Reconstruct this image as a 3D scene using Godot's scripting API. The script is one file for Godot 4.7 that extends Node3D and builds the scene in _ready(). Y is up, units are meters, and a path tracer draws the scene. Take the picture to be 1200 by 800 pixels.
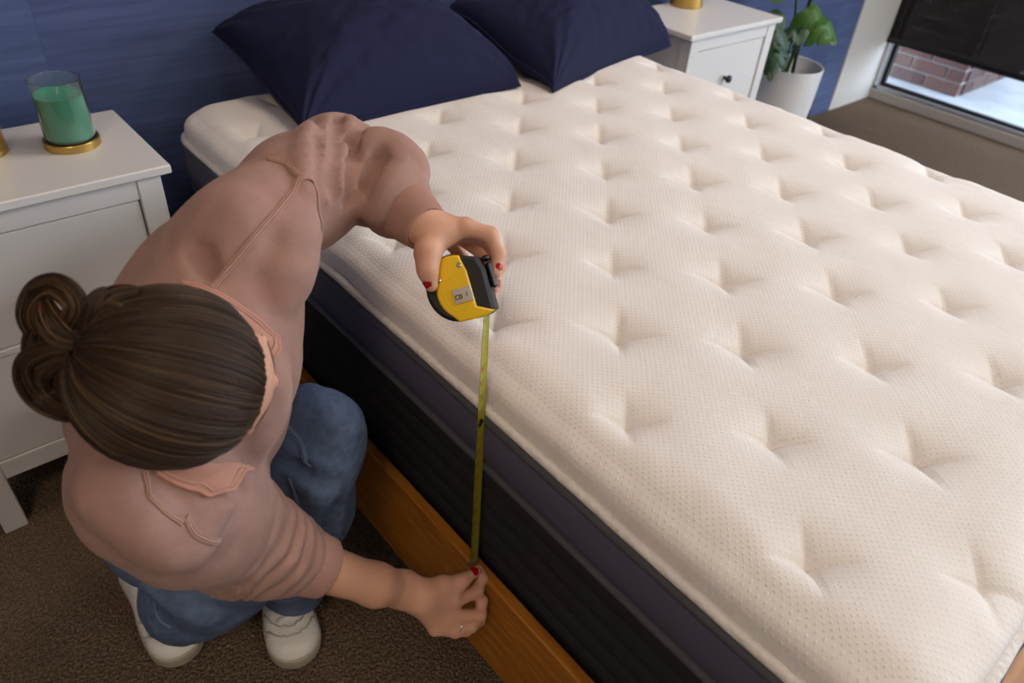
extends Node3D
# A woman crouches beside a mattress on a low wooden frame and measures its height with a tape measure.

var taken := {}
var rng := RandomNumberGenerator.new()


# ---------------------------------------------------------------- naming
func numbered(called: String) -> String:
	if not taken.has(called):
		taken[called] = 0
		return called
	taken[called] += 1
	return "%s_%03d" % [called, taken[called]]


func obj(called: String, mesh: Mesh, mat: Material, parent: Node3D = null) -> MeshInstance3D:
	var o := MeshInstance3D.new()
	o.name = numbered(called) if parent == null else called
	o.mesh = mesh
	o.material_override = mat
	(self if parent == null else parent).add_child(o, true)
	return o


func tag(o: Node3D, label: String, category: String, group := "") -> Node3D:
	o.set_meta("label", label)
	o.set_meta("category", category)
	if group != "":
		o.set_meta("group", group)
	return o


func thing(called: String, label: String, category: String, at := Vector3.ZERO, group := "") -> Node3D:
	var o := Node3D.new()
	o.name = numbered(called)
	add_child(o, true)
	o.position = at
	return tag(o, label, category, group)


func struct(called: String, mesh: Mesh, mat: Material) -> MeshInstance3D:
	var o := obj(called, mesh, mat)
	o.set_meta("kind", "structure")
	return o


# ---------------------------------------------------------------- mesh building
class MB:
	var v := PackedVector3Array()
	var n := PackedVector3Array()
	var uv := PackedVector2Array()
	var col := PackedColorArray()
	var ix := PackedInt32Array()

	func vert(p: Vector3, nn: Vector3, t := Vector2.ZERO, c := Color.WHITE) -> int:
		v.append(p)
		n.append(nn)
		uv.append(t)
		col.append(c)
		return v.size() - 1

	# flat polygon, outward normal given; corners in any turning sense
	func poly(pts: Array, out: Vector3) -> void:
		var a: Vector3 = pts[0]
		var b: Vector3 = pts[1]
		var c: Vector3 = pts[2]
		var nn: Vector3 = (b - a).cross(c - a)
		var flip: bool = nn.dot(out) > 0.0
		var unit: Vector3 = out.normalized()
		var s := v.size()
		for p in pts:
			vert(p, unit, Vector2(p.x + p.z, p.y + p.z * 0.37))
		for i in range(1, pts.size() - 1):
			if flip:
				ix.append_array([s, s + i + 1, s + i])
			else:
				ix.append_array([s, s + i, s + i + 1])

	func box(c: Vector3, size: Vector3, bev := 0.002, B := Basis.IDENTITY) -> void:
		var h := size * 0.5
		var e: float = minf(bev, minf(h.x, minf(h.y, h.z)) * 0.9)
		var sg := [-1.0, 1.0]
		for ax in 3:
			for s in sg:
				var p := []
				for q in [[-1, -1], [1, -1], [1, 1], [-1, 1]]:
					var w := Vector3.ZERO
					w[ax] = s * h[ax]
					w[(ax + 1) % 3] = q[0] * (h[(ax + 1) % 3] - e)
					w[(ax + 2) % 3] = q[1] * (h[(ax + 2) % 3] - e)
					p.append(c + B * w)
				var o := Vector3.ZERO
				o[ax] = s
				poly(p, B * o)
		if e <= 0.0:
			return
		for ax in 3:
			var a1: int = (ax + 1) % 3
			var a2: int = (ax + 2) % 3
			for s1 in sg:
				for s2 in sg:
					var p := []
					for q in [[-1, 0], [1, 0], [1, 1], [-1, 1]]:
						var w := Vector3.ZERO
						w[ax] = q[0] * (h[ax] - e)
						w[a1] = s1 * (h[a1] - (e if q[1] == 1 else 0.0))
						w[a2] = s2 * (h[a2] - (0.0 if q[1] == 1 else e))
						p.append(c + B * w)
					var o := Vector3.ZERO
					o[a1] = s1
					o[a2] = s2
					poly(p, B * o)
		for sx in sg:
			for sy in sg:
				for sz in sg:
					var s := Vector3(sx, sy, sz)
					poly([c + B * (s * (h - Vector3(0, e, e))), c + B * (s * (h - Vector3(e, 0, e))), c + B * (s * (h - Vector3(e, e, 0)))], B * s)

	# rows of points -> a smooth sheet; out tells which side is outside (a point inside the shape when inside_pt is used)
	func grid(rows: Array, close_u := false, close_v := false, flip := false, uvs: Array = [], cols: Array = []) -> void:
		var R := rows.size()
		var Cn: int = rows[0].size()
		var s := v.size()
		for i in R:
			for j in Cn:
				var t := Vector2(float(j) / Cn, float(i) / R)
				if uvs.size():
					t = uvs[i][j]
				vert(rows[i][j], Vector3.ZERO, t, cols[i] if cols.size() else Color.WHITE)
		var RI := R if close_u else R - 1
		var CI := Cn if close_v else Cn - 1
		for i in RI:
			var i2 := (i + 1) % R
			for j in CI:
				var j2 := (j + 1) % Cn
				var a := s + i * Cn + j
				var b := s + i * Cn + j2
				var c := s + i2 * Cn + j2
				var d := s + i2 * Cn + j
				if flip:
					ix.append_array([a, c, b, a, d, c])
				else:
					ix.append_array([a, b, c, a, c, d])
		smooth(s)

	func smooth(s: int, from_ix := 0) -> void:
		for k in range(s, v.size()):
			n[k] = Vector3.ZERO
		for t in range(from_ix, ix.size(), 3):
			var a := ix[t]
			if a < s:
				continue
			var b := ix[t + 1]
			var c := ix[t + 2]
			var f := (v[c] - v[a]).cross(v[b] - v[a])
			n[a] += f
			n[b] += f
			n[c] += f
		for k in range(s, v.size()):
			n[k] = n[k].normalized() if n[k].length_squared() > 1e-24 else Vector3.UP

	# tube along a path; radius a number or an array; closed ends
	func tube(path: PackedVector3Array, rad: Variant, sides := 8, closed := false, cap := true, c := Color.WHITE, flat := 1.0, up := Vector3.ZERO) -> void:
		var N := path.size()
		var rows := []
		var nrm := Vector3.ZERO
		var cl := []
		for i in N:
			var t: Vector3
			if closed:
				t = path[(i + 1) % N] - path[(i + N - 1) % N]
			else:
				t = path[mini(i + 1, N - 1)] - path[maxi(i - 1, 0)]
			t = t.normalized() if t.length_squared() > 1e-16 else Vector3.UP
			if up != Vector3.ZERO:
				nrm = up
			elif i == 0:
				nrm = Vector3.UP if absf(t.y) < 0.8 else Vector3.RIGHT
			nrm = nrm - t * nrm.dot(t)
			nrm = nrm.normalized() if nrm.length_squared() > 1e-12 else t.cross(Vector3(0.3, 0.5, 0.8)).normalized()
			var b := t.cross(nrm)
			var r: float = rad[i] if rad is Array else rad
			var ring := PackedVector3Array()
			for k in sides:
				var a := TAU * k / sides
				ring.append(path[i] + nrm * (cos(a) * r * flat) + b * (sin(a) * r))
			rows.append(ring)
			cl.append(c)
		if cap and not closed:
			var r0 := PackedVector3Array()
			var r1 := PackedVector3Array()
			for k in sides:
				r0.append(path[0])
				r1.append(path[N - 1])
			rows.push_front(r0)
			rows.append(r1)
			cl.append(c)
			cl.append(c)
		grid(rows, closed, true, true, [], cl)

	# profile of (radius, height) turned about an axis
	func lathe(prof: Array, at := Vector3.ZERO, sides := 32, axis := Vector3.UP, side := Vector3.RIGHT) -> void:
		var b := axis.cross(side)
		for i in range(prof.size() - 1):
			var p: Vector2 = prof[i]
			var q: Vector2 = prof[i + 1]
			var rows := []
			for w in [p, q]:
				var ring := PackedVector3Array()
				for k in sides:
					var a := TAU * k / sides
					ring.append(at + axis * w.y + (side * cos(a) + b * sin(a)) * w.x)
				rows.append(ring)
			grid(rows, false, true, true)

	func lathe_smooth(prof: Array, at := Vector3.ZERO, sides := 32, axis := Vector3.UP, side := Vector3.RIGHT) -> void:
		var b := axis.cross(side)
		var rows := []
		for w in prof:
			var ring := PackedVector3Array()
			for k in sides:
				var a := TAU * k / sides
				ring.append(at + axis * w.y + (side * cos(a) + b * sin(a)) * w.x)
			rows.append(ring)
		grid(rows, false, true, true)

	# flat outline given a thickness: points in the plane of ex, ey, pushed out along ez by t, with a small chamfer
	func plate(outline: PackedVector2Array, at: Vector3, ex: Vector3, ey: Vector3, ez: Vector3, t0: float, t1: float, bev := 0.0) -> void:
		var o := outline
		if Geometry2D.is_polygon_clockwise(o):
			o.reverse()
		var inner := o
		if bev > 0.0:
			var got := Geometry2D.offset_polygon(o, -bev, Geometry2D.JOIN_MITER)
			if got.size() == 1 and got[0].size() == o.size():
				inner = got[0]
				# line the two outlines up
				var best := 0
				for k in inner.size():
					if inner[k].distance_to(o[0]) < inner[best].distance_to(o[0]):
						best = k
				var turned := PackedVector2Array()
				for k in inner.size():
					turned.append(inner[(best + k) % inner.size()])
				inner = turned
			else:
				bev = 0.0
		var face := func(pl: PackedVector2Array, t: float, out: Vector3) -> void:
			var tri := Geometry2D.triangulate_polygon(pl)
			for k in range(0, tri.size(), 3):
				var p := []
				for m in 3:
					var q: Vector2 = pl[tri[k + m]]
					p.append(at + ex * q.x + ey * q.y + ez * t)
				poly(p, out)
		face.call(inner, t1, ez)
		face.call(inner, t0, -ez)
		var m := o.size()
		for k in m:
			var p: Vector2 = o[k]
			var q: Vector2 = o[(k + 1) % m]
			var e := q - p
			var on := (ex * e.y - ey * e.x)
			poly([at + ex * p.x + ey * p.y + ez * (t0 + bev), at + ex * q.x + ey * q.y + ez * (t0 + bev), at + ex * q.x + ey * q.y + ez * (t1 - bev), at + ex * p.x + ey * p.y + ez * (t1 - bev)], on)
			if bev > 0.0:
				var pi := inner[k]
				var qi := inner[(k + 1) % m]
				poly([at + ex * p.x + ey * p.y + ez * (t1 - bev), at + ex * q.x + ey * q.y + ez * (t1 - bev), at + ex * qi.x + ey * qi.y + ez * t1, at + ex * pi.x + ey * pi.y + ez * t1], on.normalized() + ez)
				poly([at + ex * p.x + ey * p.y + ez * (t0 + bev), at + ex * q.x + ey * q.y + ez * (t0 + bev), at + ex * qi.x + ey * qi.y + ez * t0, at + ex * pi.x + ey * pi.y + ez * t0], on.normalized() - ez)

	func join(o: MB) -> void:
		var s := v.size()
		v.append_array(o.v)
		n.append_array(o.n)
		uv.append_array(o.uv)
		col.append_array(o.col)
		for i in o.ix:
			ix.append(i + s)

	func done(colors := false) -> ArrayMesh:
		var a := []
		a.resize(Mesh.ARRAY_MAX)
		a[Mesh.ARRAY_VERTEX] = v
		a[Mesh.ARRAY_NORMAL] = n
		a[Mesh.ARRAY_TEX_UV] = uv
		if colors:
			a[Mesh.ARRAY_COLOR] = col
		a[Mesh.ARRAY_INDEX] = ix
		var m := ArrayMesh.new()
		m.add_surface_from_arrays(Mesh.PRIMITIVE_TRIANGLES, a)
		return m


func box_mesh(c: Vector3, size: Vector3, bev := 0.002) -> ArrayMesh:
	var m := MB.new()
	m.box(c, size, bev)
	return m.done()


func bez(a: Vector3, b: Vector3, c: Vector3, d: Vector3, steps := 10) -> PackedVector3Array:
	var p := PackedVector3Array()
	for i in steps + 1:
		p.append(a.bezier_interpolate(b, c, d, float(i) / steps))
	return p


func spline(pts: Array, steps := 6) -> PackedVector3Array:
	var p := PackedVector3Array()
	var N := pts.size()
	for i in N - 1:
		var a: Vector3 = pts[maxi(i - 1, 0)]
		var b: Vector3 = pts[i]
		var c: Vector3 = pts[i + 1]
		var d: Vector3 = pts[mini(i + 2, N - 1)]
		for k in steps:
			p.append(b.cubic_interpolate(c, a, d, float(k) / steps))
	p.append(pts[N - 1])
	return p


# ---------------------------------------------------------------- bodies and clothes from smoothly joined shapes
class Sdf:
	var kind := PackedInt32Array()      # 0 tapered capsule, 1 ellipsoid; +2 when cut away
	var A := PackedVector3Array()
	var D := PackedVector3Array()
	var inv := PackedFloat32Array()
	var ra := PackedFloat32Array()
	var dr := PackedFloat32Array()
	var K := PackedFloat32Array()
	var M: Array[Basis] = []
	var rr := PackedVector3Array()
	var floor_y := -100.0
	var noise: FastNoiseLite = null
	var amp := 0.0
	var stretch := Vector3.ONE
	# gathered cloth: fans of folds round a point, and rows of folds along a line
	var fan_at := Vector3.ZERO
	var fan := Basis.IDENTITY
	var fan_amp := 0.0
	var row_at := Vector3.ZERO
	var row_dir := Vector3.RIGHT
	var row_amp := 0.0
	var row_gap := 0.025

	func cap(a: Vector3, b: Vector3, r0: float, r1: float, k: float, cut := false) -> void:
		kind.append(2 if cut else 0)
		A.append(a)
		D.append(b - a)
		inv.append(1.0 / maxf((b - a).length_squared(), 1e-9))
		ra.append(r0)
		dr.append(r1 - r0)
		K.append(k)
		M.append(Basis.IDENTITY)
		rr.append(Vector3.ONE)

	func ell(c: Vector3, ax: Vector3, ay: Vector3, az: Vector3, r: Vector3, k: float, cut := false) -> void:
		kind.append(3 if cut else 1)
		A.append(c)
		D.append(Vector3.ZERO)
		inv.append(0.0)
		ra.append(0.0)
		dr.append(0.0)
		K.append(k)
		M.append(Basis(ax, ay, az).transposed())
		rr.append(r)

	func line(pts: Array, r: float, k: float, cut := false) -> void:
		var N := pts.size()
		for i in N - 1:
			var r0: float = r * (0.55 if i == 0 else 1.0)
			var r1: float = r * (0.55 if i == N - 2 else 1.0)
			cap(pts[i], pts[i + 1], r0, r1, k, cut)

	func one(i: int, p: Vector3) -> float:
		if kind[i] & 1:
			var q := M[i] * (p - A[i])
			var a := q / rr[i]
			var k0 := a.length()
			var k1 := (a / rr[i]).length()
			return k0 * (k0 - 1.0) / maxf(k1, 1e-6)
		var pa := p - A[i]
		var h := clampf(pa.dot(D[i]) * inv[i], 0.0, 1.0)
		return (pa - D[i] * h).length() - ra[i] - dr[i] * h

	func val(p: Vector3, list: PackedInt32Array) -> float:
		var d := 10.0
		for i in list:
			var kd := kind[i]
			var e: float
			if kd & 1:
				var q := M[i] * (p - A[i])
				var a := q / rr[i]
				var k0 := a.length()
				e = k0 * (k0 - 1.0) / maxf((a / rr[i]).length(), 1e-6)
			else:
				var pa := p - A[i]
				var di := D[i]
				var h := clampf(pa.dot(di) * inv[i], 0.0, 1.0)
				e = (pa - di * h).length() - ra[i] - dr[i] * h
			var k := K[i]
			if kd & 2:
				var g := k - absf(d + e)
				d = -(minf(-d, e) - (g * g / k * 0.25 if g > 0.0 else 0.0))
			else:
				var g := k - absf(d - e)
				d = minf(d, e)
				if g > 0.0:
					d -= g * g / k * 0.25
		if noise:
			d += amp * noise.get_noise_3dv(p * stretch)
		if fan_amp > 0.0:
			var q := p - fan_at
			if q.length_squared() < 0.04:
				var x := q.dot(fan.x)
				var y := q.dot(fan.y)
				var r := sqrt(x * x + y * y)
				var th := atan2(y, x)
				var w := smoothstep(0.012, 0.045, r) * (1.0 - smoothstep(0.11, 0.19, r)) * smoothstep(0.30, 0.70, th) * (1.0 - smoothstep(2.05, 2.6, th))
				if w > 0.0:
					th += noise.get_noise_2d(r * 9.0, th * 1.2) * 0.20
					var sn := sin(th * 5.2 + 0.9)
					d -= fan_amp * w * (sqrt(sn * sn + 0.16) - 0.76 + 0.35 * noise.get_noise_2d(th * 3.0, 40.0))
		if row_amp > 0.0:
			var q := p - row_at
			var t := q.dot(row_dir)
			var w := smoothstep(-0.075, -0.03, t) * (1.0 - smoothstep(0.055, 0.078, t)) * (1.0 - smoothstep(0.085, 0.13, (q - row_dir * t).length()))
			if w > 0.0:
				t += 0.020 * noise.get_noise_3dv(q * 9.0) + 0.25 * absf(q.y) * 0.2
				var sn := sin(t * PI / row_gap)
				d -= row_amp * w * (sqrt(sn * sn + 0.05) - 0.66 + 0.5 * noise.get_noise_1d(t * 60.0))
		if p.y < floor_y + 0.05:
			d = maxf(d, floor_y - p.y)
		return d

	func all() -> PackedInt32Array:
		return PackedInt32Array(range(kind.size()))

	# slide a point onto the surface
	func stick(p: Vector3, off := 0.0) -> Vector3:
		var l := all()
		for it in 6:
			var d := val(p, l) - off
			p -= grad(p, l) * d
		return p

	func grad(p: Vector3, l: PackedInt32Array) -> Vector3:
		var e := 0.002
		var g := Vector3(val(p + Vector3(e, 0, 0), l) - val(p - Vector3(e, 0, 0), l), val(p + Vector3(0, e, 0), l) - val(p - Vector3(0, e, 0), l), val(p + Vector3(0, 0, e), l) - val(p - Vector3(0, 0, e), l))
		return g.normalized() if g.length_squared() > 1e-14 else Vector3.UP

	# surface nets: one vertex in each cell that the surface crosses, one quad round each crossed edge
	func build(mb: MB, cell: float, pad := 0.02, clip := AABB()) -> void:
		var lo := Vector3.ONE * 1e9
		var hi := -lo
		for i in kind.size():
			if kind[i] & 2:
				continue
			if kind[i] & 1:
				var m: float = maxf(rr[i].x, maxf(rr[i].y, rr[i].z))
				lo = lo.min(A[i] - Vector3.ONE * m)
				hi = hi.max(A[i] + Vector3.ONE * m)
			else:
				var e := A[i] + D[i]
				var r0 := Vector3.ONE * ra[i]
				var r1 := Vector3.ONE * (ra[i] + dr[i])
				lo = lo.min(A[i] - r0).min(e - r1)
				hi = hi.max(A[i] + r0).max(e + r1)
		lo -= Vector3.ONE * pad
		hi += Vector3.ONE * pad
		if clip.size.x > 0.0:
			lo = lo.max(clip.position)
			hi = hi.min(clip.end)
		var S := 4
		var bs := S * cell
		var big := bs * 4.0
		var nb := Vector3i(((hi - lo) / big).ceil())
		var every := all()
		var where := {}
		var edges := PackedInt32Array()
		var start := mb.v.size()
		var start_ix := mb.ix.size()
		var s := PackedFloat32Array()
		s.resize(125)
		var subs := []
		for k in 4:
			for j in 4:
				for i in 4:
					subs.append(Vector3i(i, j, k))
		for bz in nb.z:
			for by in nb.y:
				for bx in nb.x:
					var o1 := lo + Vector3(bx, by, bz) * big
					var coarse := near(o1 + Vector3.ONE * (big * 0.5), big * 0.8661 + cell, every)
					if coarse.is_empty():
						continue
					for sub: Vector3i in subs:
						var o := o1 + Vector3(sub) * bs
						var list := near(o + Vector3.ONE * (bs * 0.5), bs * 0.8661 + cell * 0.5, coarse)
						if list.is_empty():
							continue
						var at := 0
						var neg := 0
						for k in 5:
							for j in 5:
								for i in 5:
									var d := val(o + Vector3(i, j, k) * cell, list)
									s[at] = d
									if d < 0.0:
										neg += 1
									at += 1
						if neg == 0 or neg == 125:
							continue
						cells(mb, s, o, (Vector3i(bx, by, bz) * 4 + sub) * S, cell, where, edges)
		for e in range(0, edges.size(), 5):
			var ax := edges[e]
			var key := edges[e + 1] + (edges[e + 2] << 20) + (edges[e + 3] << 40)
			var u := (1 << 20) if ax == 0 else ((1 << 40) if ax == 1 else 1)
			var w := (1 << 40) if ax == 0 else (1 if ax == 1 else (1 << 20))
			var q0 = where.get(key)
			var q1 = where.get(key - u)
			var q2 = where.get(key - u - w)
			var q3 = where.get(key - w)
			if q0 == null or q1 == null or q2 == null or q3 == null:
				continue
			if edges[e + 4] == 1:
				mb.ix.append_array([q0, q2, q1, q0, q3, q2])
			else:
				mb.ix.append_array([q0, q1, q2, q0, q2, q3])
		mb.smooth(start, start_ix)

	# the shapes that matter inside a ball; none when the surface does not come near
	func near(c: Vector3, reach: float, from: PackedInt32Array) -> PackedInt32Array:
		var list := PackedInt32Array()
		var ds := PackedFloat32Array()
		var dmin := 1e9
		for i in from:
			var e := one(i, c)
			ds.append(e)
			if not (kind[i] & 2):
				dmin = minf(dmin, e)
		if dmin > reach + 0.03:
			return list
		if absf(val(c, from)) > reach * 1.7 + (amp + fan_amp + row_amp) * 2.0:
			return list
		var n := 0
		for i in from:
			var e := ds[n]
			n += 1
			if kind[i] & 2:
				if e < reach + K[i] + 0.03:
					list.append(i)
			elif e < maxf(dmin, 0.0) + 2.0 * reach + K[i] + 0.035:
				list.append(i)
		return list

	func cells(mb: MB, s: PackedFloat32Array, o: Vector3, g0: Vector3i, cell: float, where: Dictionary, edges: PackedInt32Array) -> void:
		for k in 4:
			for j in 4:
				for i in 4:
					var b := i + j * 5 + k * 25
					var s0 := s[b]
					var s1 := s[b + 1]
					var s2 := s[b + 5]
					var s3 := s[b + 6]
					var s4 := s[b + 25]
					var s5 := s[b + 26]
					var s6 := s[b + 30]
					var s7 := s[b + 31]
					var m := (1 if s0 < 0 else 0) + (1 if s1 < 0 else 0) + (1 if s2 < 0 else 0) + (1 if s3 < 0 else 0) + (1 if s4 < 0 else 0) + (1 if s5 < 0 else 0) + (1 if s6 < 0 else 0) + (1 if s7 < 0 else 0)
					if m == 0 or m == 8:
						continue
					var sum := Vector3.ZERO
					var cnt := 0
					if (s0 < 0) != (s1 < 0):
						sum += Vector3(s0 / (s0 - s1), 0, 0); cnt += 1
					if (s2 < 0) != (s3 < 0):
						sum += Vector3(s2 / (s2 - s3), 1, 0); cnt += 1
					if (s4 < 0) != (s5 < 0):
						sum += Vector3(s4 / (s4 - s5), 0, 1); cnt += 1
					if (s6 < 0) != (s7 < 0):
						sum += Vector3(s6 / (s6 - s7), 1, 1); cnt += 1
					if (s0 < 0) != (s2 < 0):
						sum += Vector3(0, s0 / (s0 - s2), 0); cnt += 1
					if (s1 < 0) != (s3 < 0):
						sum += Vector3(1, s1 / (s1 - s3), 0); cnt += 1
					if (s4 < 0) != (s6 < 0):
						sum += Vector3(0, s4 / (s4 - s6), 1); cnt += 1
					if (s5 < 0) != (s7 < 0):
						sum += Vector3(1, s5 / (s5 - s7), 1); cnt += 1
					if (s0 < 0) != (s4 < 0):
						sum += Vector3(0, 0, s0 / (s0 - s4)); cnt += 1
					if (s1 < 0) != (s5 < 0):
						sum += Vector3(1, 0, s1 / (s1 - s5)); cnt += 1
					if (s2 < 0) != (s6 < 0):
						sum += Vector3(0, 1, s2 / (s2 - s6)); cnt += 1
					if (s3 < 0) != (s7 < 0):
						sum += Vector3(1, 1, s3 / (s3 - s7)); cnt += 1
					var gx := g0.x + i
					var gy := g0.y + j
					var gz := g0.z + k
					where[gx + (gy << 20) + (gz << 40)] = mb.vert(o + (Vector3(i, j, k) + sum / cnt) * cell, Vector3.UP)
					if (s0 < 0) != (s1 < 0):
						edges.append_array([0, gx, gy, gz, 1 if s0 < 0 else 0])
					if (s0 < 0) != (s2 < 0):
						edges.append_array([1, gx, gy, gz, 1 if s0 < 0 else 0])
					if (s0 < 0) != (s4 < 0):
						edges.append_array([2, gx, gy, gz, 1 if s0 < 0 else 0])

var M := {}

# light panels: x, z, energy, colour, what they hang above
const LIGHTS := [
	[2.7, 2.0, 4.6, Color(1.0, 0.985, 0.96), "carpet by the window"],
	[2.2, 3.9, 3.9, Color(1.0, 0.985, 0.96), "carpet past the bed's foot"],
	[0.3, 3.9, 2.8, Color(1.0, 0.96, 0.91), "open carpet"],
	[0.9, 0.7, 1.6, Color(1.0, 0.90, 0.80), "pillows"],
	[-1.5, 2.4, 2.6, Color(1.0, 0.90, 0.79), "near corner"],
]
# plant leaves, from the foot of the pot: where the stalk meets the leaf, heading, facing, length, half width, darker one
var LEAVES := [
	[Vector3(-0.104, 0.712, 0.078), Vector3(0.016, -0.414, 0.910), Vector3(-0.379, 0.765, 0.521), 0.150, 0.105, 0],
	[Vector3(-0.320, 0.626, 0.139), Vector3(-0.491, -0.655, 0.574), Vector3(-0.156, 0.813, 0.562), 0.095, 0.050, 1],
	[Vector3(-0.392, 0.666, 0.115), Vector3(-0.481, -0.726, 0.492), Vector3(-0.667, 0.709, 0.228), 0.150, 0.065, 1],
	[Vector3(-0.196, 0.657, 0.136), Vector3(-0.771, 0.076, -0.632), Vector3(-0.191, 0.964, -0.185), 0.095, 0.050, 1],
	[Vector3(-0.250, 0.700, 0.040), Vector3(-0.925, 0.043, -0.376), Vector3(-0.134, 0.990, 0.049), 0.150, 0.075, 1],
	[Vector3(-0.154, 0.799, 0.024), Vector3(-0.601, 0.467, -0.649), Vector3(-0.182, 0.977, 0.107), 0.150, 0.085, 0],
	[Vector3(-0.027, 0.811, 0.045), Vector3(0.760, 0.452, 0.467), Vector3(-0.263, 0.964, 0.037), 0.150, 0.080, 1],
]


func _ready() -> void:
	# ---- camera, sky, exposure
	var cam := Camera3D.new()
	cam.name = "camera"
	cam.fov = 49.244
	var lens := CameraAttributesPhysical.new()
	lens.frustum_focal_length = 12.0 / tan(deg_to_rad(49.244) * 0.5)
	lens.frustum_near = 0.05
	lens.frustum_far = 200.0
	lens.frustum_focus_distance = 1.12
	lens.exposure_aperture = 4.5
	cam.attributes = lens
	cam.transform = Transform3D(Basis(Vector3(0.7600, 0.0708, 0.6460), Vector3(0.3549, 0.7875, -0.5038), Vector3(-0.5445, 0.6122, 0.5734)), Vector3(-0.5265, 1.3909, 1.8647))
	add_child(cam)
	var env := Environment.new()
	var sky := Sky.new()
	var sm := ProceduralSkyMaterial.new()
	sm.sky_top_color = Color(0.74, 0.82, 0.92)
	sm.sky_horizon_color = Color(0.88, 0.92, 0.96)
	sm.ground_horizon_color = Color(0.60, 0.62, 0.65)
	sm.ground_bottom_color = Color(0.45, 0.46, 0.48)
	sky.sky_material = sm
	env.background_mode = Environment.BG_SKY
	env.sky = sky
	env.background_energy_multiplier = 11.0
	env.tonemap_mode = Environment.TONE_MAPPER_LINEAR
	env.tonemap_exposure = 0.78
	env.sdfgi_enabled = true
	env.ssao_enabled = true
	env.ssil_enabled = true
	var we := WorldEnvironment.new()
	we.name = "sky_and_exposure"
	we.environment = env
	add_child(we)
	ceiling_lights()
	# ---- setting, furniture, people
	make_materials()
	build_room()
	build_bed()
	nightstand("white two-drawer nightstand behind the crouching woman", Vector3(-0.388, 0, 0.129))
	nightstand("white two-drawer nightstand at the far side of the bed, next to the plant", Vector3(1.826, 0, 0.047))
	pillow("navy pillow lying nearer the woman, in front of the other pillow", Vector3(0.470, 0.822, 0.235), Basis(Vector3(0.9998, 0.0000, -0.0200), Vector3(-0.0199, 0.1203, -0.9925), Vector3(0.0024, 0.9927, 0.1203)), 0.315, 0.205, 0.118, 61)
	pillow("navy pillow on the far half of the bed, half behind the other pillow", Vector3(1.125, 0.822, 0.255), Basis(Vector3(0.9750, -0.0201, -0.2211), Vector3(-0.2150, 0.1638, -0.9628), Vector3(0.0556, 0.9863, 0.1554)), 0.335, 0.190, 0.118, 62)
	candle(Vector3(-0.2475, 0.7385, 0.272))
	gold_cylinder("gold cylinder beside the green candle, at the edge of the near nightstand", Vector3(-0.397, 0.7385, 0.233), 0.045, 0.16)
	gold_cylinder("gold cylinder standing alone on the far nightstand", Vector3(1.868, 0.7385, 0.100), 0.058, 0.20)
	potted_plant(Vector3(2.55, 0, 0.19))
	build_person()
	build_tape()


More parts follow.
